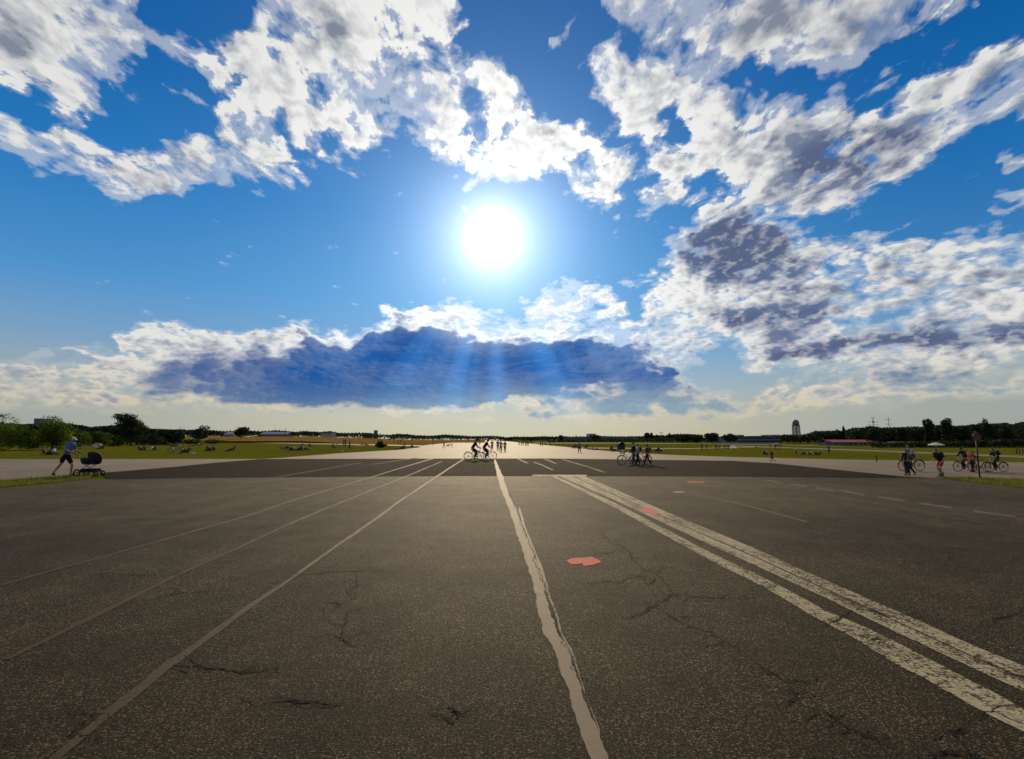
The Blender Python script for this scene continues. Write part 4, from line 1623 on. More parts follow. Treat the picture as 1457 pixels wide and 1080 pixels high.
def leaves_mesh(lobes, n, size, seed, name='crown', flat=.0):
    """leaf clumps through a set of ellipsoid lobes (x, y, z, rx, ry, rz)"""
    g = np.random.default_rng(seed)
    vol = np.array([l[3] * l[4] * l[5] for l in lobes]) ** .67
    cnt = np.maximum(3, (n * vol / vol.sum()).astype(int))
    C = []
    for l, k in zip(lobes, cnt):
        d = g.normal(size=(k, 3))
        d /= np.linalg.norm(d, axis=1)[:, None]
        # uneven outline: radius varies with direction
        w = np.zeros(k)
        for q in range(5):
            ax = g.normal(size=3)
            w += .085 * np.sin(d @ ax * g.uniform(2.5, 5) + g.uniform(0, 6))
        r = (g.uniform(.25, 1.0, k) ** .42) * (1 + w) * (1 + (g.random(k) < .06) * g.uniform(0, .18, k))
        C.append(np.array(l[:3]) + d * np.array(l[3:]) * r[:, None])
    C = np.concatenate(C)
    k = len(C)
    a = g.normal(size=(k, 3))
    a /= np.linalg.norm(a, axis=1)[:, None]
    b = g.normal(size=(k, 3))
    b -= (b * a).sum(1)[:, None] * a
    b /= np.linalg.norm(b, axis=1)[:, None]
    s = size * g.uniform(.5, 1.35, k)[:, None]
    V = np.stack([C - a * s, C - b * s * .55, C + a * s, C + b * s * .6], 1).reshape(-1, 3)
    me = bpy.data.meshes.new(name)
    F_ = np.arange(4 * k).reshape(k, 4)
    me.vertices.add(4 * k)
    me.vertices.foreach_set('co', V.ravel())
    me.loops.add(4 * k)
    me.loops.foreach_set('vertex_index', F_.ravel())
    me.polygons.add(k)
    me.polygons.foreach_set('loop_start', np.arange(0, 4 * k, 4))
    me.update()
    return me


def tree(label, P_, h, w, kind='round', seed=1, m=None, group=None, n=1500, size=None, name='tree', base=.12):
    o = empty(name, P_)
    tag(o, label, 'bush' if name == 'bush' else 'tree', group)
    r = random.Random(seed)
    size = size or max(.10, h * .028)
    hw = w / 2
    L_ = []
    if kind == 'round':
        L_.append((0, 0, h * .56, hw * .78, hw * .78, h * .36))
        for k in range(8):
            a = r.uniform(0, 6.28)
            q = hw * r.uniform(.4, .68)
            s = r.uniform(.30, .48)
            L_.append((q * math.cos(a), q * math.sin(a), h * r.uniform(.34, .78), hw * s, hw * s, h * .19 * r.uniform(.8, 1.2)))
        L_.append((r.uniform(-.15, .15) * hw, 0, h * .82, hw * .42, hw * .42, h * .17))
    elif kind == 'poplar':
        for k in range(6):
            t = k / 5
            L_.append((r.uniform(-.1, .1) * hw, r.uniform(-.1, .1) * hw, h * (.2 + .66 * t), hw * (.95 - .45 * abs(t - .55)), hw * .9, h * .17))
    elif kind == 'irregular':
        for k in range(11):
            a = r.uniform(0, 6.28)
            q = hw * r.uniform(.1, .72)
            s = r.uniform(.24, .46)
            z = h * r.uniform(.28, .86)
            q *= 1.15 - .7 * abs(z / h - .45)
            L_.append((q * math.cos(a), q * math.sin(a), z, hw * s * 1.1, hw * s, h * .14 * r.uniform(.7, 1.2)))
        L_.append((0, 0, h * .45, hw * .62, hw * .62, h * .33))
    elif kind == 'bushy':
        for k in range(9):
            a = r.uniform(0, 6.28)
            q = hw * r.uniform(.1, .66)
            s = r.uniform(.32, .5)
            L_.append((q * math.cos(a), q * math.sin(a), h * r.uniform(.2, .66), hw * s, hw * s, h * .26 * r.uniform(.7, 1.1)))
        L_.append((0, 0, h * .3, hw * .8, hw * .8, h * .3))
        L_.append((0, 0, h * .72, hw * .4, hw * .4, h * .26))
    part('crown', leaves_mesh(L_, n if kind != 'poplar' else int(n * 1.6), size, seed), m or M_LEAF_D, o)
    if kind != 'bushy' or name == 'tree':
        t = MB()
        th = max(.05, h * .022)
        t.tube([(0, 0, -.05), (r.uniform(-.1, .1) * hw * .3, 0, h * .3), (r.uniform(-.2, .2) * hw * .3, 0, h * .72)], [th * 1.3, th, th * .35], 7)
        for k in range(5):
            a = r.uniform(0, 6.28)
            z0 = h * r.uniform(.22, .5)
            t.tube([(0, 0, z0), (hw * .3 * math.cos(a), hw * .3 * math.sin(a), z0 + h * .12), (hw * .6 * math.cos(a), hw * .6 * math.sin(a), z0 + h * .24)], [th * .6, th * .35, th * .12], 5)
        part('trunk', t.me('trunk', True), M_BARK, o)
    return o


def wood(label, prof, D0, base_px, seed, m, depth=.12, dens=1.0, size_px=1.5, zfun=None, name='wood'):
    """a far wood that reads as one mass: leaf clumps under the skyline prof=[(px, py)...] standing round distance D0"""
    g = np.random.default_rng(seed)
    pxm = D0 / F
    C = []
    for (x0, y0), (x1, y1) in zip(prof, prof[1:]):
        area = abs(x1 - x0) * max(2, base_px - (y0 + y1) / 2)
        k = int(area * dens * (4.0 if D0 > 300 else 2.6)) + 2
        for q in range(k):
            t = g.random()
            px = x0 + (x1 - x0) * t
            top = y0 + (y1 - y0) * t + .8 * math.sin(px * 1.9 + seed) * math.sin(px * .63) + g.uniform(-.5, .4) - (1.2 if D0 < 300 else .2)
            D_ = D0 * (1 + g.uniform(-.25, 1) * depth)
            P_ = far(px, D_)
            zt = hgt(px, top, P_)
            zb = zfun(px, D_) if zfun else 0
            z = zb + (zt - zb) * g.random() ** .42
            C.append((P_.x, P_.y, z))
    C = np.array(C)
    k = len(C)
    a = g.normal(size=(k, 3))
    a /= np.linalg.norm(a, axis=1)[:, None]
    b = g.normal(size=(k, 3))
    b -= (b * a).sum(1)[:, None] * a
    b /= np.linalg.norm(b, axis=1)[:, None]
    s = size_px * pxm * g.uniform(.5, 1.3, k)[:, None]
    V = np.stack([C - a * s, C - b * s * .7, C + a * s, C + b * s * .7], 1).reshape(-1, 3)
    me = bpy.data.meshes.new(name)
    me.from_pydata([tuple(v) for v in V], [], [tuple(range(4 * i, 4 * i + 4)) for i in range(k)])
    me.update()
    o = link(me, name, m)
    tag(o, label, name.replace('_', ' '), kind='stuff')
    return o


def tree_px(label, x0, x1, top, base, kind, seed, m=None, group=None, n=1500, D_=None, zf=None, name='tree', size=None):
    cx = (x0 + x1) / 2
    P_ = far(cx, D_) if D_ else gp(cx, base)
    if zf:
        P_.z = zf(cx, P_.y)
    h = hgt(cx, top, P_) - P_.z
    w = (x1 - x0) / F * P_.y
    pxs = P_.y / F
    return tree(label, P_, h * .97, w, kind, seed, m, group, n, size or max(pxs * 1.15, h * .022), name)


# left, from the frame edge inwards
tree_px('leafy bright green tree cut by the left edge of the picture', -50, 40, 584, 641, 'bushy', 1, M_LEAF_B, n=7500)
tree_px('rounded bright green tree standing right of the distant tower block', 50, 98, 588.5, 640, 'bushy', 2, M_LEAF_B, n=5500)
tree_px('low dark bush at the grass edge below the distant tower block', 22, 60, 612, 640, 'bushy', 3, M_LEAF, n=2600, name='bush')
tree_px('broad dark bush behind the man with the stroller', 88, 128, 607, 638, 'bushy', 4, M_LEAF, n=2000, name='bush')
tree_px('olive green bush behind the beach tent', 118, 158, 611, 635.5, 'bushy', 5, M_LEAF, n=2600, name='bush')
tree_px('tall wind-shaped dark tree with a narrow top, largest tree on the left', 159, 213, 584.5, 634.5, 'irregular', 6, M_LEAF_D, n=6500)
tree_px('grey green rounded bush left of the foot of the largest left tree', 140, 180, 617, 635, 'bushy', 7, M_LEAF, n=1500, name='bush')
tree_px('low dark bush right of the largest left tree', 196, 236, 614, 633.5, 'bushy', 8, M_LEAF_D, n=1500, name='bush')
tree_px('small dark bush at the right end of the left scrub', 236, 254, 617, 632, 'bushy', 9, M_LEAF_D, n=800, name='bush')
tree_px('flat dark shrub patch in front of the dry meadow', 258, 292, 623.5, 631.6, 'bushy', 10, M_LEAF, n=900, name='bush')
tree_px('flat shrub patch ending in a point beside the pale path', 286, 317, 624.5, 631.2, 'bushy', 11, M_LEAF, n=900, name='bush')
tree_px('rounded tree standing alone in the dry meadow with light showing through', 269, 298, 604.5, 622, 'irregular', 12, M_LEAF_F, n=1300, D_=300, zf=meadow_z)
tree_px('dark dome shaped tree at the end of the dry meadow', 332, 353.5, 606.3, 621, 'round', 13, M_LEAF_D, n=1500, D_=420, zf=meadow_z)
wood('dark wood behind the left scrub', [(-80, 604), (-20, 603), (28, 606), (60, 606), (95, 605), (110, 607), (128, 610), (158, 607.5), (186, 609), (212, 612.3), (240, 613.5), (262, 613)], 190, 636, 1, M_LEAF_D, size_px=1.9, dens=1.8)
wood('distant dark tree line beyond the dry meadow', [(200, 613), (255, 613), (273, 612.4), (291, 612.2), (319, 614.5), (353, 613.5), (370, 614.4), (394, 613), (406, 614), (421, 615.4), (431, 614), (456, 615.4), (469, 614), (482, 616.8), (515, 616.5), (532, 618), (558, 619.4)],
     1000, 621.5, 2, M_LEAF_F, depth=.05, size_px=1.1, zfun=lambda x, d: max(0, meadow_z(x, d) - 2), dens=1.6)
wood('dark tree line left of where the runway vanishes', [(556, 619.3), (565, 618), (581, 618.6), (594, 620.3), (612, 620.8), (633.5, 619), (653, 620.3), (674, 621.5), (697, 620.8), (704, 621), (715, 622.2)],
     1500, 625.5, 3, M_LEAF_F, depth=.05, size_px=1.0, zfun=lambda x, d: max(0, meadow_z(x, d) - 3), dens=1.8)
wood('dark tree line right of where the runway vanishes', [(712, 622.3), (721, 623.2), (733.6, 622), (756, 622.4), (772, 621.6), (790, 622.2), (797, 621), (812, 622.3), (838, 621.6), (849, 619.6), (857, 621.4), (880, 622), (915, 621.5), (930, 620), (945, 620.3), (960, 618.6), (978, 618.2), (1000, 619.5)],
     700, 628, 4, M_LEAF_F, depth=.05, size_px=1.1, dens=1.7)
wood('low dark hedge in front of the long distant hangar', [(780, 627), (820, 626.4), (860, 625), (900, 625), (940, 624), (980, 623), (1020, 624), (1050, 626)], 330, 630.4, 5, M_LEAF_D, depth=.1, size_px=1.0, dens=1.8)
for i, (x0, x1, tp, kd, lb) in enumerate([
        (915, 926, 614.8, 'round', 'small dark rounded tree left of the T shaped mast'), (925, 929, 615.6, 'poplar', 'very narrow tree just left of the T shaped mast'),
        (929, 940, 618.4, 'round', 'low tree below the T shaped mast'), (949, 958, 615.8, 'round', 'pointed little tree right of the T shaped mast'),
        (842, 856, 619, 'round', 'low tree below the roof box of the far long hangar'), (795, 801, 619, 'round', 'tiny tree on the skyline right of the runway end')]):
    tree_px(lb, x0, x1, tp, 629.5, kd, 30 + i, M_LEAF_D, n=500, D_=345)
for i, (x0, x1, tp, lb) in enumerate([(962, 984, 618, 'dark tree at the left end of the woods before the hangar'), (980, 1003, 619, 'second dark tree from the left of the woods before the hangar'),
                                     (1001, 1025, 615, 'tallest round dark tree left of the blue grey hangar'), (1027, 1051, 616.2, 'round dark tree touching the left end of the blue grey hangar')]):
    tree_px(lb, x0, x1, tp, 631.2, 'round', 40 + i, M_LEAF_D, n=1300, D_=245)
wood('dark wood between the tower and the red roofed shed', [(1108, 622.4), (1116, 620.2), (1138, 621), (1152, 618.6), (1160, 615.3), (1188, 615), (1207, 614.6), (1217, 612.3), (1229, 611.6)], 260, 632, 6, M_LEAF_D, size_px=1.4, dens=2.6)
wood('high dark wood along the right side', [(1205, 614), (1217, 611), (1229, 611), (1238, 608.6), (1248, 609), (1255, 611), (1276, 610.4), (1296, 609.6), (1313, 609.6), (1329, 607.5), (1345, 606.5), (1361, 608.4), (1378, 607.4), (1395, 606), (1415, 605), (1433, 604), (1444, 606), (1457, 602.5), (1500, 598), (1560, 600)],
     175, 634.6, 7, M_LEAF_D, size_px=1.8, dens=2.6, depth=.25)
wood('dark hedge at the foot of the right wood', [(1240, 632), (1300, 631), (1360, 630), (1420, 628), (1457, 627), (1540, 625)], 116, 638.2, 8, M_LEAF_D, size_px=1.8, dens=2.2, depth=.1)
for i, (x0, x1, tp, kd, lb) in enumerate([
        (1229, 1255, 607.4, 'round', 'rounded tree behind the taller antenna mast foot'), (1277, 1292, 606.5, 'round', 'small pointed treetop right of the antenna masts'),
        (1293, 1316, 608, 'round', 'dark round treetop left of the two poplars'),
        (1315, 1330, 595.0, 'poplar', 'left one of two slim dark poplars on the right skyline'), (1340.5, 1356.5, 595.0, 'poplar', 'right one of two slim dark poplars on the right skyline'),
        (1381, 1399, 597, 'irregular', 'uneven dark tree just left of the tallest tree above the red sign'), (1395, 1415, 593.6, 'round', 'tallest dark tree on the right, above the red sign'),
        (1420, 1446, 602.4, 'round', 'broad dark tree near the right edge'), (1440, 1490, 598.5, 'round', 'dark tree cut by the right edge of the picture')]):
    tree_px(lb, x0, x1, tp, 636, kd, 50 + i, M_LEAF_D, n=1800, D_=150)
for i, (x0, x1, tp, kd, lb) in enumerate([(1187, 1198, 610, 'round', 'small treetop left of the antenna masts above the red roof'), (1200, 1203, 606.5, 'poplar', 'very slim poplar top above the red roofed shed')]):
    tree_px(lb, x0, x1, tp, 631.5, kd, 70 + i, M_LEAF_D, n=500, D_=255)
# shrubs and weeds
tree_px('dark weedy bush beside the pale path with people around it', 533, 549, 627.5, 637, 'bushy', 80, M_LEAF_D, n=700, name='bush')

# ------------------------------------------------------------------ buildings and structures
M_BLUEB = mat('blue_grey_cladding', (.10, .13, .19), .6, .3, var=.12, vscale=.2)
M_GLASS = mat('dark_window_glass', (.02, .03, .045), .25, .6, var=.1)
M_WHITEW = mat('off_white_wall', (.38, .38, .36), .7, .3, var=.12, vscale=.3)
M_GREYW = mat('grey_wall', (.13, .13, .14), .8, .2, var=.15, vscale=.4)
M_ROOF = mat('dark_roof', (.05, .05, .055), .7, .3, var=.2, vscale=.3)
M_REDROOF = mat('red_roof_tiles', (.24, .045, .028), .8, .2, var=.25, vscale=1.5)
M_STEEL = mat('weathered_steel', (.12, .12, .12), .6, .4, metal=.4, var=.2)
M_STONE = mat('pale_tower_concrete', (.36, .34, .31), .8, .2, var=.15, vscale=.3)


def block(label, name, x0, x1, top, D_, depth=12, zb=0.0, wall=None, roof='flat', floors=1, cols=6, cat='building', win=(.6, .5), roofm=None, rise=.18, base=None):
    pc = far((x0 + x1) / 2, D_)
    w = (far(x1, D_) - far(x0, D_)).length
    h = hgt((x0 + x1) / 2, top, pc) - zb
    o = empty(name, (pc.x, pc.y, zb))
    tag(o, label, cat)
    hw = h if roof == 'flat' else h * (1 - rise)
    wl = part('wall', MB().box((0, depth / 2, hw / 2), (w, depth, hw)).me('wall'), wall or M_GREYW, o)
    if roof == 'flat':
        part('roof', MB().box((0, depth / 2, h + .012 * h + .05), (w * 1.02, depth * 1.04, .024 * h + .1)).me('roof'), roofm or M_ROOF, o)
    else:
        ov = .04 * w if w < 20 else .8
        r_ = MB()
        a, b_ = w / 2 + ov, depth + ov
        r_.quad((-a, -ov, hw), (a, -ov, hw), (a, depth / 2, h), (-a, depth / 2, h))
        r_.quad((-a, depth / 2, h), (a, depth / 2, h), (a, b_, hw), (-a, b_, hw))
        r_.quad((-a, -ov, hw - .1), (-a, -ov, hw), (-a, depth / 2, h), (-a, depth / 2, hw - .1))
        r_.quad((a, -ov, hw), (a, -ov, hw - .1), (a, depth / 2, hw - .1), (a, depth / 2, h))
        part('roof', r_.me('roof'), roofm or M_REDROOF, o)
    for f_ in range(floors):
        for c in range(cols):
            cw, ch = w / cols, hw / floors
            g_ = part('window', MB().box(((c + .5) * cw - w / 2, -.02 * min(cw, ch), (f_ + .52) * ch), (cw * win[0], .06 * min(cw, ch), ch * win[1])).me('window'), M_GLASS, o)
    return o


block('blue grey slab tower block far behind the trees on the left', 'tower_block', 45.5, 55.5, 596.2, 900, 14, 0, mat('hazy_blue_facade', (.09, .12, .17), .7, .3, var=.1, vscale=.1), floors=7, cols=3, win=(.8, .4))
block('low flat roofed building beside the slab tower block', 'apartment_block', 36, 46, 603.5, 950, 14, 0, M_GREYW, floors=3, cols=4)
block('flat dark apartment block between the bushes left of the largest left tree', 'apartment_block', 136, 157, 607.6, 420, 12, 0, M_GREYW, floors=4, cols=7)
block('pale low hangar with a whitish gable beside the dark dome tree', 'hangar', 318, 331.5, 614.2, 800, 30, 5, M_WHITEW, roof='gable', floors=1, cols=5, roofm=M_BLUEB, rise=.35)
block('long blue roofed hall on the skyline right of the dome tree', 'hall', 370, 408, 614.3, 950, 30, 5, M_BLUEB, roof='gable', floors=1, cols=12, roofm=M_BLUEB, rise=.4)
block('pale grey building above the dry meadow', 'hall', 456, 471, 616.2, 960, 30, 4, M_WHITEW, floors=2, cols=6)
block('wide flat hall behind the tree line, left of the lone tower block', 'hall', 515, 524, 616.2, 1000, 30, 3, M_GREYW, floors=2, cols=5)
block('lone narrow tower block on the skyline left of the runway end', 'tower_block', 531.6, 535, 612.6, 1050, 15, 0, M_GREYW, floors=9, cols=2, win=(.6, .5))
block('long low terminal hangar far to the right of the runway end', 'hangar', 800, 841, 622.2, 640, 40, 0, M_BLUEB, floors=1, cols=14, win=(.8, .4))
block('pale box shaped building standing above the terminal roof', 'roof_building', 838.5, 848, 617.4, 700, 20, 0, M_WHITEW, floors=2, cols=4)
block('small white low wall building in front of the terminal hangar', 'shed', 808, 816, 627.4, 420, 6, 0, M_WHITEW, roof='flat', cols=3)
block('terminal wing with a dark roof right of the poplars', 'hangar', 856, 905, 621.6, 640, 40, 0, M_GREYW, floors=1, cols=12, win=(.8, .4))
block('long blue grey hangar with a strip of windows left of the radar tower', 'hangar', 1048, 1111, 621.2, 300, 30, 0, M_BLUEB, floors=2, cols=18, win=(.86, .42))
block('pale office block rising behind the left end of the blue grey hangar', 'office_block', 1050, 1059, 619.2, 380, 15, 0, M_WHITEW, floors=5, cols=4)
block('low dark office wing behind the middle of the blue grey hangar', 'office_block', 1076, 1094, 620.6, 380, 15, 0, M_GREYW, floors=5, cols=8)
block('pale stair block behind the right end of the blue grey hangar', 'office_block', 1098, 1110, 619, 385, 15, 0, M_WHITEW, floors=5, cols=5)
block('long low shed with a faded red roof at the edge of the right wood', 'shed', 1186, 1248, 625.6, 150, 7, 0, M_GREYW, roof='gable', cols=9, rise=.42)
block('short shed with a pale roof left of the red roofed shed', 'shed', 1180, 1194, 626, 160, 6, 0, M_GREYW, roof='gable', cols=3, roofm=M_WHITEW, rise=.35)
block('flat olive grey shed behind the cyclist with the white shirt', 'shed', 1274, 1321, 628.6, 135, 6, 0, M_GREYW, roof='gable', cols=7, roofm=mat('mossy_roof', (.16, .15, .10), .9, .1, var=.3), rise=.3)


# radar tower: four legs carrying ring platforms and a ball shaped radome
def radar_tower():
    D_ = 1500
    pc = far(1133.6, D_)
    u = D_ / F * 1.0
    top = hgt(1133.6, 597.0, pc)
    o = empty('radar_tower', pc)
    tag(o, 'tall radar tower with a ball dome on pale legs above the trees', 'tower')
    H = top
    for s in ((-1, -1), (1, -1), (1, 1), (-1, 1)):
        part('leg', MB().tube([(s[0] * 3.2 * u, s[1] * 3.2 * u, 0), (s[0] * 2.9 * u, s[1] * 2.9 * u, H * .72)], [1.6 * u, 1.35 * u], 8).me('leg'), M_STONE, o)
    part('platform', MB().lathe([(0, H * .70), (5.0 * u, H * .70), (5.4 * u, H * .725), (5.4 * u, H * .745), (4.2 * u, H * .75), (0, H * .75)], 24).me('platform'), M_STEEL, o)
    part('platform', MB().lathe([(0, H * .765), (4.2 * u, H * .765), (4.8 * u, H * .79), (4.8 * u, H * .805), (3.6 * u, H * .81), (0, H * .81)], 24).me('platform'), M_STEEL, o)
    part('equipment_drum', MB().lathe([(3.4 * u, H * .745), (3.6 * u, H * .77), (3.4 * u, H * .84)], 20).me('equipment_drum', True), M_GREYW, o)
    r = 4.5 * u
    cz = H - r
    part('radome', MB().lathe([(max(.01, r * math.sin(R(a))), cz - r * math.cos(R(a))) for a in range(30, 181, 10)], 24).me('radome', True), mat('radome_skin', (.10, .10, .12), .6, .3, var=.08, vscale=.1), o)
    rl = MB()
    for k in range(24):
        q = 2 * math.pi * k / 24
        rl.tube([(5.3 * u * math.cos(q), 5.3 * u * math.sin(q), H * .74), (5.3 * u * math.cos(q), 5.3 * u * math.sin(q), H * .765)], .10 * u, 4)
    rl.ring((0, 0, 0), .01, .001, 4, 3)
    part('railing', rl.me('railing'), M_STEEL, o)


radar_tower()


def mast(label, px, top, D_, arms, head=None, name='antenna_mast'):
    pc = far(px, D_)
    u = D_ / F
    H = hgt(px, top, pc)
    o = empty(name, pc)
    tag(o, label, 'mast')
    lat = MB()
    w = .55 * u
    for sx, sy in ((-1, -1), (1, -1), (1, 1), (-1, 1)):
        lat.tube([(sx * w, sy * w, 0), (sx * w * .4, sy * w * .4, H)], .10 * u, 4)
    n = 14
    for k in range(n):
        z0, z1 = H * k / n, H * (k + 1) / n
        a, b_ = w * (1 - .6 * k / n), w * (1 - .6 * (k + 1) / n)
        lat.tube([(-a, -a, z0), (b_, -b_, z1)], .05 * u, 3)
        lat.tube([(a, a, z0), (-b_, b_, z1)], .05 * u, 3)
    part('lattice', lat.me('lattice'), M_STEEL, o)
    for z, hw_ in arms:
        zz = hgt(px, z, pc)
        part('crossarm', MB().tube([(-hw_ * u, 0, zz), (hw_ * u, 0, zz)], .22 * u, 5).tube([(-hw_ * u, 0, zz - 1.2 * u), (-hw_ * u, 0, zz + 1.2 * u)], .16 * u, 4).tube([(hw_ * u, 0, zz - 1.2 * u), (hw_ * u, 0, zz + 1.2 * u)], .16 * u, 4).me('crossarm'), M_STEEL, o)
    if head:
        zz = hgt(px, head, pc)
        part('antenna_fork', MB().tube([(-2.4 * u, 0, zz + 3.2 * u), (-1.4 * u, 0, zz), (0, 0, zz - 1.2 * u), (1.4 * u, 0, zz), (2.4 * u, 0, zz + 3.2 * u)], .2 * u, 4).me('antenna_fork'), M_STEEL, o)
        part('drum', MB().tube([(0, 0, zz - 3 * u), (0, 0, zz - 6 * u)], 1.0 * u, 8).me('drum'), M_STEEL, o)
    return o


mast('left one of two antenna masts with a forked top above the right wood', 1244.3, 594, 520, [(600.5, 6.5), (604.5, 7.5)], 596)
mast('right one of two antenna masts with plain cross arms above the right wood', 1266.3, 593.5, 520, [(597, 4.2), (603.5, 4.5)])
mast('T shaped mast standing above the trees right of the cycling trio', 941.3, 615.2, 480, [(615.4, 2.2)], name='mast')
mast('thin pole on the far hall roof line', 405.8, 609.6, 900, [], name='pole')
mast('short thin mast over the left wood', 39.8, 601.5, 880, [], name='pole')
mast('thin dark pole standing at the path and runway corner', 616.2, 624.5, 170, [], name='pole')
for i, (px, tp) in enumerate([(256, 607.8), (260.5, 609.0), (819.6, 617.5)]):
    mast(['left one of two hair thin masts left of the lone meadow tree', 'right one of two hair thin masts left of the lone meadow tree', 'thin mast over the terminal hangar'][i], px, tp, 900, [], name='pole')

# ------------------------------------------------------------------ people and their things
DK, NV, WH, RD, GY = (.018, .017, .018), (.015, .02, .05), (.25, .25, .25), (.40, .02, .02), (.09, .09, .10)


def put(px, py, top):
    """stand point and body height for a standing figure whose feet / crown show there"""
    P_ = gp(px, py)
    return P_, hgt(px, top, P_)


def stroller(label, P_, rz, s=1.0):
    o = empty('stroller', P_, rz, s)
    tag(o, label, 'stroller')
    mfab = mat('stroller_fabric', (.016, .012, .012), .85, .2, var=.2, vscale=8)
    mred = mat('stroller_lining', (.018, .008, .009), .85, .2, var=.2, vscale=8)
    mfr = mat('stroller_metal', (.02, .02, .022), .4, .5, var=.1)
    # facing +X: handle behind at -X
    t = MB()
    for y in (-.25, .25):
        t.tube([(-.62, y, 1.02), (-.50, y, .98), (-.05, y, .52), (.40, y * .8, .16)], .014, 6)
        t.tube([(.30, y, .60), (-.05, y, .45), (-.36, y, .17)], .014, 6)
        t.tube([(-.36, y, .17), (.40, y * .8, .16)], .011, 6)
    t.tube([(-.36, -.28, .17), (-.36, .28, .17)], .012, 6).tube([(.40, -.22, .16), (.40, .22, .16)], .012, 6)
    part('frame', t.me('frame', True), mfr, o)
    part('handle', MB().tube([(-.62, -.25, 1.02), (-.66, -.2, 1.03), (-.66, .2, 1.03), (-.62, .25, 1.02)], .019, 8).me('handle', True), mat('foam_grip', (.012, .012, .012), .9, .1), o)
    # carrycot: a rounded tub
    tub = MB()
    n = 26
    for rx, ry, z in ((.30, .16, .52), (.38, .21, .58), (.42, .235, .72), (.43, .24, .80), (.40, .215, .80), (.36, .19, .66)):
        for k in range(n):
            q = 2 * math.pi * k / n
            c, s_ = math.cos(q), math.sin(q)
            tub.v.append((.02 + rx * (abs(c) ** .7) * (1 if c > 0 else -1), ry * (abs(s_) ** .7) * (1 if s_ > 0 else -1), z))
    for i in range(5):
        for k in range(n):
            tub.f.append((i * n + k, i * n + (k + 1) % n, (i + 1) * n + (k + 1) % n, (i + 1) * n + k))
    tub.f.append(tuple(range(n))[::-1])
    part('carrycot', tub.me('carrycot', True), mfab, o)
    # hood: ribbed quarter dome over the front half
    hd = MB()
    A, Bn = 12, 14
    for i in range(A + 1):
        th = R(-4 + 118 * i / A)
        for j in range(Bn + 1):
            ph = math.pi * j / Bn
            rr_ = 1 + (.018 if i % 3 == 0 else 0)
            hd.v.append((.06 + .40 * rr_ * math.cos(th) * math.sin(ph), -.245 * math.cos(ph), .79 + .31 * rr_ * math.sin(th) * math.sin(ph)))
    for i in range(A):
        for j in range(Bn):
            a = i * (Bn + 1) + j
            hd.f.append((a, a + 1, a + Bn + 2, a + Bn + 1))
    part('hood', hd.me('hood', True), mred, o)
    ap = MB()
    n0 = 10
    for i in range(n0 + 1):
        for j in range(9):
            x = -.40 + .42 * i / n0
            y = -.22 + .44 * j / 8
            ap.v.append((x, y, .815 + .06 * math.cos(y * 6.5) * math.sin(math.pi * (i + 1) / (n0 + 2))))
    for i in range(n0):
        for j in range(8):
            a = i * 9 + j
            ap.f.append((a, a + 1, a + 10, a + 9))
    part('apron', ap.me('apron', True), mfab, o)
    bk = MB()
    bk.box((.02, 0, .20), (.62, .40, .02)).box((.02, -.2, .27), (.62, .012, .13)).box((.02, .2, .27), (.62, .012, .13)).box((-.29, 0, .27), (.012, .40, .13)).box((.33, 0, .24), (.012, .40, .08))
    part('shopping_basket', bk.me('shopping_basket'), mfab, o)
    for x, y, r_ in ((-.36, -.30, .165), (-.36, .30, .165), (.40, -.22, .125), (.40, .22, .125)):
        w = part('wheel', MB().ring((x, y, r_), r_ * .62, .012, 18, 5).tube([(x, y - .02, r_), (x, y + .02, r_)], .03, 8).tube([(x - r_ * .6, y, r_), (x + r_ * .6, y, r_)], .012, 4).tube([(x, y, .4 * r_), (x, y, 1.6 * r_)], .012, 4).me('wheel'), mfr, o)
        part('tyre', MB().ring((x, y, r_), r_ - .026, .024, 22, 8).me('tyre', True), M_TYRE, w)
    return o


# 1. man with the stroller
P_, h = put(93, 677.5, 622)
DIRR = 0.02
person('man in a pale blue shirt, black shorts and a white cap pushing a stroller', P_, DIRR, h + .06, 'push', top=(.10, .125, .25), bottom=DK, head='cap', hatc=(.55, .50, .45), shoes=(.02, .02, .03), detail=2, legs='shorts', tone=0)
Ps = P_ + Vector((1.08, 0, 0))
stroller('black baby stroller with its hood up pushed by the man in the white cap', Ps, DIRR, 1.02)

# 2. two cyclists in the centre
for px, tp, lb, bl, hc in ((675.5, 624.6, 'cyclist in dark clothes, left one of the two riding across the centre line', 'dark city bicycle ridden by the left one of the two centre cyclists', 'helmet'),
                       (690.5, 624.2, 'cyclist in a dark coat, right one of the two riding across the centre line', 'dark city bicycle ridden by the right one of the two centre cyclists', 'hair')):
    P_ = gp(px, 655.6)
    if px > 680:
        P_ = gp(px, 654.6) + Vector((.07, 0, 0))
    bike(bl, P_, 0.0)
    person(lb, P_ + Vector((-.02, 0, 0)), 0.0, 1.74, 'cycle', top=DK, bottom=DK, sleeve='top_long', head=hc, detail=2)

# 3. walkers on the runway beyond
def walker(px, py, tp, lb, rz, ps='walk', **kw):
    P_, h = put(px, py, tp)
    h = h if (kw.pop('free', False) or px > 950) else min(1.95, max(1.0, h))
    return person(lb, P_, R(rz), h, ps, **kw)


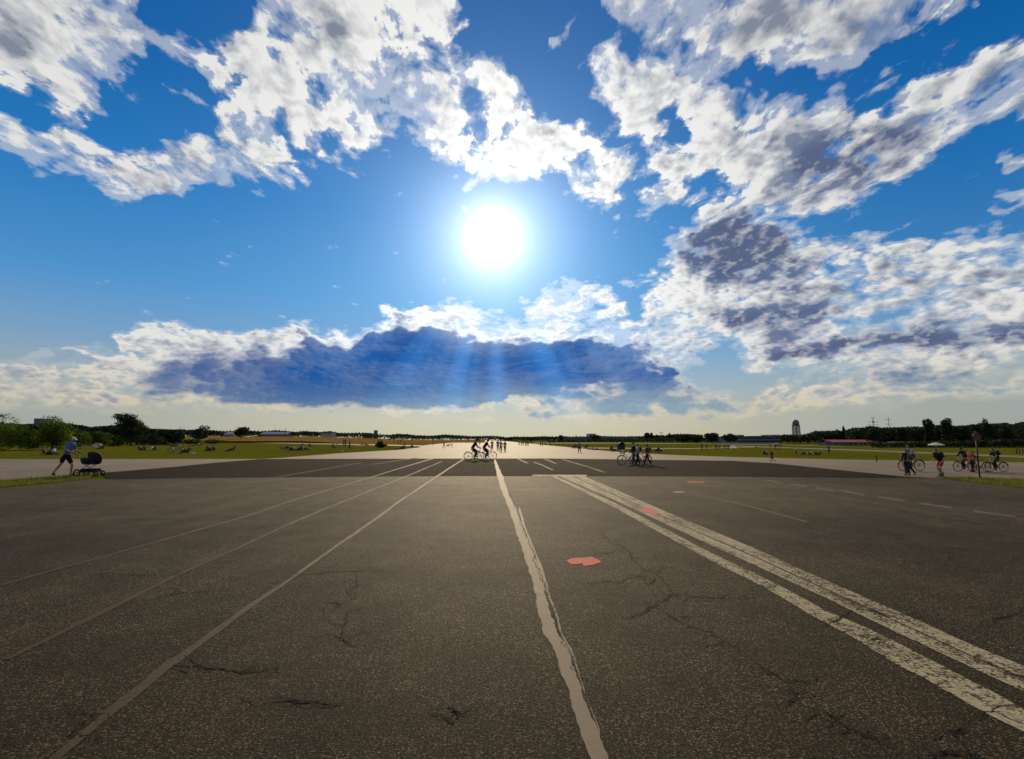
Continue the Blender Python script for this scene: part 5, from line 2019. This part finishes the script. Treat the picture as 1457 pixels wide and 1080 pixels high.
walker(682.5, 634.0, 626.5, 'tiny runner on the runway between the two centre cyclists', 90, 'run', bottom=DK, legs='shorts')
walker(700.2, 640.5, 626.6, 'pedestrian in black just behind the front wheel of the right centre cyclist', 95, top=DK)
walker(708.3, 641.0, 626.0, 'tall thin pedestrian, leftmost of the three walking abreast on the centre line', 92, top=DK)
walker(712.6, 643.6, 627.0, 'pedestrian in grey, middle one of the three walking abreast on the centre line', 88, 'stand_easy', top=GY)
walker(718.5, 643.4, 627.6, 'pedestrian in dark clothes, right one of the three walking abreast on the centre line', 90, top=DK, head='hair_long')
walker(738.6, 633.8, 627.2, 'far pedestrian, leftmost of the small row right of the centre line', 90, top=DK)
walker(741.8, 634.0, 627.2, 'far pedestrian in white, second in the small row right of the centre line', 90, top=WH)
walker(744.3, 634.0, 627.4, 'far pedestrian, third in the small row right of the centre line', 90, top=DK)
walker(747.3, 634.6, 628.4, 'far pedestrian at the left of the dark huddle on the runway', 80, 'stand', top=DK)
walker(749.7, 634.8, 628.6, 'far pedestrian in the middle of the dark huddle on the runway', 100, 'stand_easy', top=DK)
walker(751.6, 634.6, 628.8, 'far pedestrian at the right of the dark huddle on the runway', 90, 'walk', top=DK)
walker(769.3, 634.8, 629.0, 'left one of a pair standing at the right runway edge far away', 120, 'stand', top=DK)
walker(771.6, 635.0, 629.2, 'right one of a pair standing at the right runway edge far away', 60, 'stand', top=DK)
walker(775.6, 633.8, 628.6, 'lone dot of a pedestrian right of the pair at the runway edge', 60, 'walk', top=GY)
walker(783.2, 634.2, 628.8, 'lone far pedestrian in the grass beside the runway edge', 60, 'walk', top=DK)
walker(631.5, 637.8, 628.8, 'walker with a dog on the left part of the runway', 0, top=DK)
walker(643.0, 636.4, 631.0, 'child walking right of the dog on the runway', 180, 'walk', top=DK)


def dog(label, P_, rz, s=1.0, color=(.02, .018, .016)):
    o = empty('dog', P_, rz, s)
    tag(o, label, 'dog')
    V = [(-.22, 0, .46, .10, .11), (0, 0, .45, .105, .12), (.20, 0, .47, .13, .15), (.34, 0, .60, .075, .08), (.44, 0, .70, .070, .075), (.56, 0, .67, .040, .040), (.63, 0, .66, .028, .028),
         (-.34, 0, .50, .035, .035), (-.48, 0, .62, .018, .018)]
    Eg = [(0, 1), (1, 2), (2, 3), (3, 4), (4, 5), (5, 6), (0, 7), (7, 8)]
    for y in (-.08, .08):
        n = len(V)
        V += [(.20, y, .34, .052), (.17, y, .20, .030), (.20, y, .05, .024), (.25, y, .02, .026)]
        Eg += [(2, n), (n, n + 1), (n + 1, n + 2), (n + 2, n + 3)]
        n = len(V)
        V += [(-.20, y, .34, .070), (-.14, y, .26, .045), (-.30, y, .17, .026), (-.26, y, .05, .022), (-.21, y, .02, .026)]
        Eg += [(0, n), (n, n + 1), (n + 1, n + 2), (n + 2, n + 3), (n + 3, n + 4)]
    for y in (-.05, .05):
        n = len(V)
        V += [(.42, y, .78, .020)]
        Eg += [(4, n)]
    part('body', skin('dog', V, Eg, 2), mat('dog_fur', color, .9, .1, var=.3, vscale=12), o)
    return o


dog('dark dog walking between the walker and the child on the runway', gp(637.5, 636.4), 0)

# 4. the trio with bicycles, right of the centre
P_, h = put(899.5, 662.5, 629.2)
b_ = gp(895, 661.6)
bike('bicycle with a light basket pushed by the tallest of the trio', b_, math.pi, (.05, .012, .015), s=.9)
person('tallest of the trio in a dark jacket and jeans beside the basket bicycle', P_ + Vector((.10, -.1, 0)), math.pi, h, 'hold', top=DK, bottom=(.04, .055, .09), sleeve='top_long', detail=2)
bk = skin('b', [(0, 0, 0, .14, .12), (0, 0, .16, .16, .14)], [(0, 1)], 1)


def basket(label, P_, rz):
    o = empty('bicycle_basket', P_, rz)
    tag(o, label, 'basket')
    m = MB()
    for z in (0, .06, .12, .18, .22):
        s = .13 + z * .2
        m.tube([(-s, -s, z), (s, -s, z), (s, s, z), (-s, s, z)], .007, 5, closed=True)
    for k in range(20):
        t = (k % 5) / 5 * 2 - 1
        q = [(t, -1), (1, t), (-t, 1), (-1, -t)][k // 5]
        m.tube([(q[0] * .13, q[1] * .13, 0), (q[0] * .174, q[1] * .174, .22)], .005, 4)
    m.box((0, 0, 0), (.25, .25, .008))
    part('wickerwork', m.me('wickerwork'), mat('basket_wicker', (.25, .22, .18), .8, .2), o)
    return o


basket('light bicycle basket on the front rack of the tallest one\'s bicycle', b_ + Vector((-.42, 0, .72)), 0)
bag = empty('shopping_bag', b_ + Vector((-.42, 0, .74)))
tag(bag, 'white cloth bundle inside the light bicycle basket', 'bag')
part('cloth', skin('c', [(0, 0, .06, .10, .10), (.03, .02, .16, .11, .09), (-.03, 0, .24, .06, .05)], [(0, 1), (1, 2)], 2), mat('white_cloth', (.6, .6, .6), .9, .1), bag)
P2, h2 = put(912.5, 661.8, 631.5)
bike('second bicycle of the trio, half hidden behind the first', gp(911.5, 661.2), math.pi, (.02, .02, .022), 'road', s=.88)
person('person in a white top between the tallest and the right one of the trio', P2 + Vector((-.1, .4, 0)), math.pi * .98, h2, 'hold', top=(.35, .35, .35), bottom=DK, detail=1, head='hair')
backpack('black backpack worn by the middle one of the trio', P2 + Vector((-.1, .4, 0)), math.pi * .98, h2, 'hold', DK)
P3, h3 = put(921.5, 662.6, 631.8)
person('right one of the trio in a grey top and dark red trousers', P3, math.pi, h3, 'walk', top=(.07, .08, .08), bottom=(.05, .015, .018), sleeve='top_short', detail=2)
backpack('grey backpack on the right one of the trio', P3, math.pi, h3, 'walk', (.04, .04, .045))

# 5. walker and things on the right of the runway
walker(824.6, 644.8, 629.0, 'walker in a grey blue top on the runway left of the dark camp', 100, 'walk', top=(.10, .12, .15), bottom=DK)
def seated(px, py, lb, rz, ps='sit', sc=1.70, **kw):
    sc = sc * (1 if px < 900 else max(.58, 1 - (px - 900) / 560))
    return person(lb, gp(px, py), R(rz), sc, ps, **kw)


seated(818.2, 638.2, 'seated figure in black left of the walker in the grey blue top', 200, top=DK)
seated(822.0, 638.2, 'seated figure just behind the walker in the grey blue top', 20, 'sit_back', top=DK)
seated(835.2, 638.4, 'lone seated figure right of the walker in the grey blue top', 200, top=DK)
seated(840.6, 639.8, 'person lying at the grass edge, nearer the walker', 5, 'lie', top=DK)
seated(846.4, 640.3, 'person lying at the grass edge, nearer the dark camp', 10, 'lie', top=GY)


def cargo_bike(label, P_, rz, s=1.0):
    o = empty('cargo_trike', P_, rz, s)
    tag(o, label, 'cargo bike')
    mb = mat('black_box_panel', (.012, .012, .013), .6, .3, var=.15)
    bx = MB()
    for y0, y1 in ((-.42, -.40), (.40, .42)):
        bx.quad((0, y0, .30), (1.0, y0, .38), (1.05, y1, .95), (-.05, y1, .95))
    bx.quad((0, -.41, .30), (0, .41, .30), (-.05, .41, .95), (-.05, -.41, .95))
    bx.quad((1.0, -.41, .38), (1.0, .41, .38), (1.05, .41, .95), (1.05, -.41, .95))
    bx.quad((0, -.41, .30), (1.0, -.41, .38), (1.0, .41, .38), (0, .41, .30))
    part('box', bx.me('box'), mb, o)
    hd = MB()
    N = 10
    for i in range(N + 1):
        q = math.pi * i / N
        for y in (-.42, .42):
            hd.v.append((.5 - .54 * math.cos(q), y, .95 + .50 * math.sin(q)))
    for i in range(N):
        hd.f.append((2 * i, 2 * i + 1, 2 * i + 3, 2 * i + 2))
    hd.f.append(tuple(range(0, 2 * N + 2, 2)))
    hd.f.append(tuple(range(1, 2 * N + 2, 2)))
    part('rain_canopy', hd.me('rain_canopy'), mat('canopy_cloth', (.014, .014, .016), .8, .2), o)
    for x, y, r_ in ((.5, -.48, .28), (.5, .48, .28), (-.95, 0, .33)):
        w = part('wheel', MB().ring((x, y, r_), r_ - .04, .01, 22, 5).tube([(x, y - .03, r_), (x, y + .03, r_)], .025, 6).me('wheel'), M_RIM, o)
        part('tyre', MB().ring((x, y, r_), r_ - .02, .02, 22, 6).me('tyre', True), M_TYRE, w)
        sp = MB()
        for k in range(12):
            q = 6.283 * k / 12
            sp.tube([(x, y, r_), (x + (r_ - .04) * math.cos(q), y, r_ + (r_ - .04) * math.sin(q))], .003, 3)
        part('spokes', sp.me('spokes'), M_RIM, w)
    part('frame', MB().tube([(0, 0, .45), (-.45, 0, .32), (-.95, 0, .33)], .025, 7).tube([(-.45, 0, .32), (-.60, 0, .85)], .018, 7).tube([(-.60, 0, .7), (-.95, 0, .33)], .012, 6).tube([(0, 0, .5), (-.56, 0, .7)], .018, 6).me('frame', True), M_FRAME, o)
    part('handlebar', MB().tube([(-.02, 0, .9), (-.12, 0, 1.05)], .014, 6).tube([(-.2, -.3, 1.05), (-.12, 0, 1.05), (-.2, .3, 1.05)], .014, 6).me('handlebar', True), M_FRAME, o)
    part('saddle', skin('s', [(-.60, 0, .90, .08, .03), (-.42, 0, .90, .03, .02)], [(0, 1)], 1), mat('saddle_vinyl', (.012, .011, .01), .6, .4), o)
    return o


cargo_bike('black cargo bike with a rounded rain canopy parked at the right grass edge', gp(879.5, 642.2), math.pi * .02, .92)
seated(871.5, 642.3, 'seated figure leaning back left of the black cargo bike', 20, 'sit_back', top=DK)
bg_ = empty('bag', gp(874.5, 642.2))
tag(bg_, 'white bag on the grass in front of the black cargo bike', 'bag')
part('cloth', skin('c', [(0, 0, .12, .20, .16), (.05, 0, .26, .14, .12), (0, 0, .36, .05, .04)], [(0, 1), (1, 2)], 2), mat('white_cloth', (.6, .6, .6), .9, .1), bg_)
seated(937.5, 643.6, 'seated figure in dark clothes right of the trio', 200, top=DK)
seated(943.2, 644.0, 'seated figure in a white top right of the trio', 180, 'sit', top=(.6, .6, .6))

# lawn on the right, beyond the taxiway
for px, py, tp, lb, c in ((999, 640.4, 631.6, 'left one of two standing in black at the far path by the round trees', DK), (1005.6, 639.8, 632.4, 'right one of two standing in black at the far path by the round trees', DK),
                      (1019, 639.8, 631.2, 'tall dark figure standing left of the white tent', DK), (1023, 639.2, 632.0, 'shorter grey figure standing left of the white tent', GY),
                      (1031.5, 638.6, 631.8, 'grey figure in the row left of the white tent', GY), (1036, 638.6, 632.2, 'dark figure nearest the white tent', DK)):
    walker(px, py, tp, lb, 90, 'stand_easy' if px % 2 > 1 else 'stand', top=c)


def tent(label, P_, s, m, rz=0):
    o = empty('tent', P_, rz, s)
    tag(o, label, 'tent')
    f = MB()
    N = 10
    for i in range(N + 1):
        t = i / N
        a = math.pi * t
        for y, k in ((-.9, .55), (-.3, 1.0), (.5, .9), (.95, .2)):
            f.v.append((-.95 * math.cos(a) * (.7 + .3 * k), y, 1.05 * k * math.sin(a) ** .8 + .01))
    for i in range(N):
        for j in range(3):
            q = i * 4 + j
            f.f.append((q, q + 1, q + 5, q + 4))
    part('canopy', f.me('canopy', True), m, o)
    part('pole', MB().tube([(-.95, -.3, 0), (-.62, -.3, .8), (0, -.3, 1.08), (.62, -.3, .8), (.95, -.3, 0)], .012, 5).me('pole'), M_STEEL, o)
    return o


tent('small white beach tent at the far path left of the hangar', gp(1044.5, 638.2), .62, mat('tent_white', (.6, .6, .58), .8, .2, trans=.3))
walker(1076, 637.6, 631.6, 'figure in a brownish top on the path in front of the hangar', 0, 'walk', top=(.12, .07, .05))
walker(1095.5, 636.2, 631.4, 'dark figure on the path left of the parasol people', 0, 'walk', top=DK)
walker(1103.6, 639.8, 631.0, 'figure in a dark top under the pink parasol', 20, 'hold', top=DK, bottom=DK)
walker(1110.6, 640.0, 632.6, 'figure in a long white skirt beside the pink parasol', 180, 'stand', top=GY, bottom=(.5, .5, .5), legs='skirt', head='hair_long')


def parasol(label, P_, R_, h, m, drop=.3, n=8):
    o = empty('parasol', P_)
    tag(o, label, 'parasol')
    c = MB()
    seg = n * 3
    for rr_, z in ((.01, h), (R_ * .5, h - drop * .42), (R_, h - drop), (R_ * .99, h - drop - .07)):
        for k in range(seg):
            q = 2 * math.pi * k / seg
            sc = 1 - .05 * (0 if k % 3 == 0 else 1)
            c.v.append((rr_ * sc * math.cos(q), rr_ * sc * math.sin(q), z))
    for i in range(3):
        for k in range(seg):
            c.f.append((i * seg + k, i * seg + (k + 1) % seg, (i + 1) * seg + (k + 1) % seg, (i + 1) * seg + k))
    part('canopy', c.me('canopy'), m, o)
    part('pole', MB().tube([(0, 0, -.02), (0, 0, h + .05)], .022, 8).me('pole', True), M_STEEL, o)
    rb = MB()
    for k in range(n):
        q = 2 * math.pi * k / n
        rb.tube([(0, 0, h - .03), (R_ * .96 * math.cos(q), R_ * .96 * math.sin(q), h - drop - .03)], .008, 4)
        rb.tube([(0, 0, h - drop * 1.6), (R_ * .5 * math.cos(q), R_ * .5 * math.sin(q), h - drop * .55)], .006, 4)
    part('ribs', rb.me('ribs'), M_STEEL, o)
    return o


P_ = gp(1106.5, 639.6)
parasol('small pinkish parasol at the far path in front of the hangar', P_, .95, hgt(1106.5, 629.8, P_), mat('pink_canvas', (.40, .20, .17), .8, .2, trans=.3), .35)
P_ = gp(1331.3, 640.6)
P_ = far(1331.3, 62)
parasol('white market parasol standing on the lawn behind the person in red shorts', P_, .80, hgt(1331.3, 629.3, P_), mat('white_canvas', (.80, .80, .82), .8, .2, trans=.55), .28)
seated(1087.0, 647.2, 'dark seated figure left of the couple behind the jogger', 20, top=DK)
seated(1091.2, 647.0, 'seated figure with light sleeves just behind the jogger', 200, top=(.35, .35, .35))
walker(1099.2, 659.2, 640.4, 'small figure in a dark red top jogging on the taxiway', 175, 'run', top=(.06, .025, .022), bottom=(.05, .02, .02), legs='shorts', detail=1, free=True)
walker(1133.2, 646.6, 636.6, 'figure in a white top standing on the lawn below the radar tower', 90, 'stand', top=(.4, .4, .4), bottom=DK)
for i, (px, ps, lb, c) in enumerate([(1145.2, 'sit', 'leftmost of the five sitting in a row on the lawn', DK), (1149.4, 'sit_back', 'second from the left in the row sitting on the lawn, pale top', (.4, .4, .4)), (1154.6, 'sit', 'middle one of the row sitting on the lawn, white top', (.5, .5, .5)),
                                    (1160.4, 'sit', 'fourth from the left in the row sitting on the lawn', DK), (1165.4, 'sit_back', 'rightmost of the five sitting in a row on the lawn', DK)]):
    seated(px, 647.6, lb, 0 if i % 2 else 180, ps, top=c)
walker(1179.6, 645.6, 634.2, 'tall dark figure standing alone on the lawn right of the seated row', 90, 'stand_easy', top=DK)
walker(1247.4, 656.8, 646.4, 'small child standing at the taxiway edge left of the white shirted cyclist', 180, 'stand', top=(.03, .03, .025), free=True)

# 6. right hand group
pb = gp(1297.5, 670.2)
bike('black city bicycle ridden by the cyclist in the white shirt', pb, math.pi, (.02, .02, .022), s=.84)
person('cyclist in a white shirt riding left behind the two standing figures', pb + Vector((.02, .0, 0)), math.pi, 1.72 * .82, 'cycle', top=(.26, .26, .27), bottom=DK, detail=2)
P_, h = put(1291.5, 676.2, 638.8)
person('broad standing figure in black, left one of two close together', P_, R(200), h, 'stand_easy', top=(.015, .015, .02), bottom=DK, sleeve='top_long', detail=2, shoes=DK)
P_, h = put(1299.5, 676.8, 640.6)
person('standing figure in olive grey, right one of two close together', P_ + Vector((.0, .15, 0)), R(170), h, 'walk', top=(.10, .11, .07), bottom=DK, sleeve='top_short', detail=2)
backpack('black backpack on the right one of the two close together', P_ + Vector((0, .15, 0)), R(170), h, 'walk', DK)
P_, h = put(1338.8, 678.2, 637.6)
person('skater in a black top and long red shorts below the white parasol', P_, R(188), h + .04, 'skate', top=(.02, .017, .018), bottom=RD, legs='shorts', detail=2, shoes=(.012, .012, .012))
backpack('black backpack on the skater in red shorts', P_, R(188), h, 'skate', DK, size=1.15)
for i, s in enumerate('LR'):
    a = Vector(POSES['skate']['a' + s])
    o = empty('inline_skate', P_, R(188), (h + .04) / 1.75)
    tag(o, ('left' if s == 'L' else 'right') + ' black inline skate on the foot of the skater in red shorts', 'skate')
    part('frame', MB().box((a.x + .06, a.y, .055), (.26, .02, .035)).me('frame'), M_STEEL, o)
    for k in range(4):
        x = a.x - .045 + k * .075
        part('wheel', MB().tube([(x, a.y - .012, .034), (x, a.y + .012, .034)], .034, 12).me('wheel'), mat('skate_wheel', (.08, .08, .08), .5, .4), o)
    part('boot', skin('boot', [(a.x, a.y, a.z, .055), (a.x, a.y, a.z + .13, .052), (a.x + .15, a.y, a.z - .05, .045, .035)], [(0, 1), (0, 2)], 1), M_TYRE, o)

pb = gp(1373.5, 670.6)
bike('bicycle with a white front lamp ridden by the dark cyclist left of the sign', pb, math.pi, (.02, .02, .02), s=.74)
person('cyclist bent forward in black left of the red sign', pb, math.pi, 1.72 * .73, 'cycle', top=DK, bottom=DK, sleeve='top_long', detail=2, head='helmet')
P_, h = put(1384.5, 671.6, 641.0)
person('person in a bright red top walking just left of the sign pole', P_, R(180), h, 'hold', top=(.42, .03, .025), bottom=DK, detail=2)
pb = gp(1394.5, 671.4)
bike('bicycle behind the sign pole pushed by the person in red', pb, math.pi, (.02, .03, .02), 'road', s=.72)
P_, h = put(1398.5, 671.2, 643.4)
person('dark figure hidden partly behind the sign pole', P_ + Vector((0, .5, 0)), R(180), h, 'walk', top=(.03, .035, .03), bottom=(.07, .06, .07), detail=1)
pb = gp(1418.5, 671.6)
bike('rightmost bicycle, ridden towards the sign', pb, math.pi, (.02, .02, .02), s=.72)
person('rightmost cyclist in dark brown riding towards the sign', pb, math.pi, 1.72 * .71, 'cycle', top=(.04, .022, .018), bottom=DK, sleeve='top_short', detail=2)
backpack('black backpack on the rightmost cyclist', pb, math.pi, 1.72 * .71, 'cycle', DK, size=1.1)
for px, py, tp, lb in ((1447.0, 645.8, 637.4, 'left one of a dark pair standing on the lawn at the right edge'), (1451.0, 645.6, 638.0, 'right one of a dark pair standing on the lawn at the right edge'), (1455.6, 645.0, 638.0, 'figure cut off by the right edge on the lawn')):
    walker(px, py, tp, lb, 90, 'stand', top=DK, free=True)

# red round sign on its pole in the right verge
P_ = gp(1394.2, 680.6)
o = empty('traffic_sign', P_)
tag(o, 'round red sign on a dark pole in the grass verge on the right', 'sign')
hz = hgt(1392, 621.5, P_)
part('pole', MB().tube([(0, 0, -.05), (0, 0, hz + .25)], .030, 10).lathe([(0.07, 0), (.07, .06), (.03, .09)], 12).me('pole', True), mat('sign_pole', (.02, .024, .02), .6, .4, metal=.3), o)
d = part('disc', MB().tube([(0, -.045, hz), (0, -.034, hz)], .185, 36).me('disc'), mat('sign_red', (.10, .011, .014), .5, .4, var=.1), o)
part('rim', MB().ring((0, -.040, hz), .185, .009, 36, 6).me('rim', True), mat('sign_rim', (.14, .02, .025), .5, .4), d)
part('bracket', MB().box((0, -.028, hz + .08), (.12, .03, .03)).box((0, -.028, hz - .08), (.12, .03, .03)).me('bracket'), M_STEEL, o)

# 7. left lawn
seated(64.5, 647.4, 'person in brown sitting on the left lawn behind the stroller man', 20, 'sit_back', top=(.07, .05, .04))
seated(71.5, 647.2, 'person lying beside the one in brown on the left lawn', 5, 'lie', top=DK)
seated(76.6, 646.8, 'person in a white top sitting at the right of the lying one', 190, 'sit', top=(.6, .6, .6))
for i, (px, lb) in enumerate([(117, 'left small white bundle on the lawn above the stroller'), (121.5, 'middle and largest small white bundle on the lawn above the stroller'), (126, 'right small white bundle on the lawn above the stroller')]):
    g_ = empty('bag', gp(px, 637.4))
    tag(g_, lb, 'bag')
    s = .34 if i == 1 else .22
    part('cloth', skin('c', [(0, 0, s * .5, s, s * .8), (.1, 0, s * 1.1, s * .6, s * .5)], [(0, 1)], 2), mat('white_cloth', (.6, .6, .6), .9, .1), g_)
tent('beige beach tent with a white edge in front of the scrub on the left', gp(138, 637.2), 1.0, mat('tent_beige', (.36, .27, .13), .85, .2, trans=.3))
seated(146.5, 638.4, 'dark seated figure right of the beige beach tent', 180, top=DK)
seated(141.0, 638.8, 'person in dark red lying in front of the beige beach tent', 0, 'lie', top=(.12, .03, .03))
g_ = empty('blanket', gp(196, 632.8))
tag(g_, 'small white cloth hung low in the scrub under the largest left tree', 'cloth')
part('cloth', MB().quad((-.5, 0, .5), (.5, 0, .55), (.5, .15, .72), (-.5, .15, .68)).me('cloth'), mat('white_cloth', (.6, .6, .6), .9, .1), g_)
seated(199.5, 641.2, 'leftmost of the four sitting on the lawn below the largest left tree', 20, 'sit_back', top=DK)
seated(205.5, 641.4, 'second of the four sitting on the lawn below the largest left tree', 180, 'sit', top=DK)
seated(216.0, 641.4, 'third of the four on the lawn below the largest left tree, in white', 10, 'sit', top=(.65, .65, .65))
seated(221.0, 641.0, 'rightmost of the four on the lawn below the largest left tree', 180, 'sit', top=DK)
bike('dark bicycle lying on the lawn left of the meadow shrubs', gp(246, 634.6), .2, (.015, .015, .018), lying=True)
seated(243.8, 635.6, 'seated figure at the left of the lying bicycle near the scrub', 0, 'sit', top=DK)
seated(250.0, 635.8, 'seated figure in front of the lying bicycle near the scrub', 180, 'sit_back', top=DK)
seated(255.4, 634.8, 'seated figure in grey at the right of the lying bicycle near the scrub', 180, 'sit', top=GY)
bike('bicycle standing on the lawn beside the white cloth', gp(249.5, 645.2), .1, (.10, .10, .10), 'city')
seated(259.5, 644.8, 'seated figure in black just right of the standing lawn bicycle', 0, 'sit', top=DK)
seated(266.5, 644.8, 'dark figure leaning back between the standing bicycle and the white cloth', 180, 'sit_back', top=DK)
g_ = empty('blanket', gp(274, 645.2))
tag(g_, 'white cloth spread on the lawn right of the standing bicycle', 'cloth')
part('cloth', skin('c', [(-.3, 0, .03, .12, .04), (.1, .1, .05, .25, .05), (.4, 0, .03, .15, .04)], [(0, 1), (1, 2)], 2), mat('white_cloth', (.6, .6, .6), .9, .1), g_)
seated(283, 634.2, 'seated figure in white before the flat meadow shrubs', 180, 'sit', top=(.6, .6, .6))
seated(286.5, 634.4, 'seated figure in black before the flat meadow shrubs', 180, 'sit', top=DK)
seated(274.0, 634.6, 'person in brown lying before the flat meadow shrubs', 0, 'lie', top=(.10, .06, .05))
seated(294.5, 641.8, 'dark figure sitting upright, left one of the pair in the middle of the left lawn', 0, 'sit', top=DK)
seated(299.2, 641.8, 'figure in grey, middle of the group on the left lawn', 180, 'sit_back', top=GY)
seated(304.6, 641.8, 'dark figure sitting upright at the right of the group on the left lawn', 180, 'sit', top=DK)
seated(323.5, 641.8, 'person lying on the lawn with the head to the left', 0, 'lie', top=(.25, .25, .25))
seated(331.5, 641.8, 'dark figure sitting beside the one lying with the head to the left', 180, 'sit_back', top=DK)
walker(360.8, 629.4, 622.6, 'lone dark walker on the pale path in front of the dry meadow', 0, 'walk', top=DK)
for i, (px, py, ps, lb, c) in enumerate([(408.5, 639.6, 'sit', 'leftmost seated figure of the picnic crowd by the dark band', DK), (413.5, 641.2, 'sit_back', 'picnic crowd member in grey leaning back', GY), (418.2, 641.2, 'sit', 'picnic crowd member in a white top', (.55, .55, .55)),
                                        (423.0, 641.0, 'lie', 'picnic crowd member lying down', DK), (428.6, 641.0, 'sit', 'picnic crowd member in black near the right end', DK), (432.4, 640.6, 'sit_back', 'rightmost member of the picnic crowd', (.3, .3, .3)),
                                        (430.6, 635.6, 'sit', 'figure sitting behind the picnic crowd at the pale path', DK), (439.6, 635.4, 'sit', 'seated figure alone right of the picnic crowd', DK)]):
    seated(px, py, lb, 0 if i % 2 else 180, ps, top=c)
bike('grey bicycle lying among the picnic crowd', gp(414, 640.4), .3, (.10, .10, .10), lying=True)
bike('black bicycle lying at the left end of the picnic crowd', gp(404.5, 638.2), -.2, (.015, .015, .018), lying=True)
seated(474, 635.0, 'low dark seated figure by the pale path left of the standing pair', 180, 'sit', top=DK)
seated(477.6, 637.8, 'figure in white sitting on the lawn left of the standing pair', 180, 'sit_back', top=(.3, .3, .3))
walker(488.8, 634.6, 623.4, 'left one of two standing close together at the pale path', 0, 'stand', top=DK)
walker(491.4, 634.8, 624.0, 'right one of two standing close together at the pale path', 180, 'stand_easy', top=DK)
walker(497.2, 638.6, 626.6, 'figure in a dark red top standing on the lawn right of the close pair', 180, 'stand_easy', top=(.07, .02, .02))
g_ = empty('bag', gp(488.2, 644.4))
tag(g_, 'white bag lying at the lawn edge below the standing pair', 'bag')
part('cloth', skin('c', [(0, 0, .16, .26, .2), (-.2, 0, .3, .12, .1)], [(0, 1)], 2), mat('white_cloth', (.6, .6, .6), .9, .1), g_)
g_ = empty('blanket', gp(510.5, 634.6))
tag(g_, 'pale blanket on the grass at the path between the pair and the weedy bush', 'blanket')
part('cloth', MB().box((0, 0, .05), (2.4, 1.8, .03)).me('cloth'), mat('white_cloth', (.6, .6, .6), .9, .1), g_)
seated(516.0, 633.6, 'low dark seated figure right of the pale blanket', 180, 'sit', top=DK)
seated(520.6, 633.6, 'second low dark seated figure right of the pale blanket', 0, 'sit_back', top=DK)
walker(538.6, 635.8, 624.4, 'figure standing in the weedy bush, left one', 0, 'stand', top=DK)
walker(543.2, 635.2, 624.0, 'figure in the weedy bush holding a bicycle, right one', 180, 'hold', top=DK)
bike('bicycle propped upright beside the weedy bush', gp(546, 635.6), .3, (.015, .015, .018), 'road')
seated(550.0, 635.4, 'seated figure at the right of the weedy bush', 180, 'sit', top=DK)
walker(559.8, 630.6, 625.6, 'dot of a walker on the far path right of the weedy bush', 0, 'walk', top=DK)
walker(566.4, 631.6, 625.8, 'second dot of a walker on the far path right of the weedy bush', 0, 'walk', top=DK)
walker(570.4, 633.6, 625.4, 'dark standing figure at the left of the group on the grass point', 0, 'stand', top=DK)
seated(568.4, 639.4, 'pale bundle like figure lying at the grass point', 0, 'lie', top=(.12, .12, .12))
seated(573.6, 638.8, 'dark seated figure in the middle of the grass point group', 180, 'sit', top=DK)
walker(576.0, 639.0, 628.6, 'dark kneeling height figure at the right of the grass point group', 180, 'stand', top=(.03, .02, .02))
seated(587.0, 637.0, 'seated figure at the very tip of the grass point', 180, 'sit', top=DK)
seated(590.6, 637.0, 'person lying at the very tip of the grass point', 0, 'lie', top=DK)
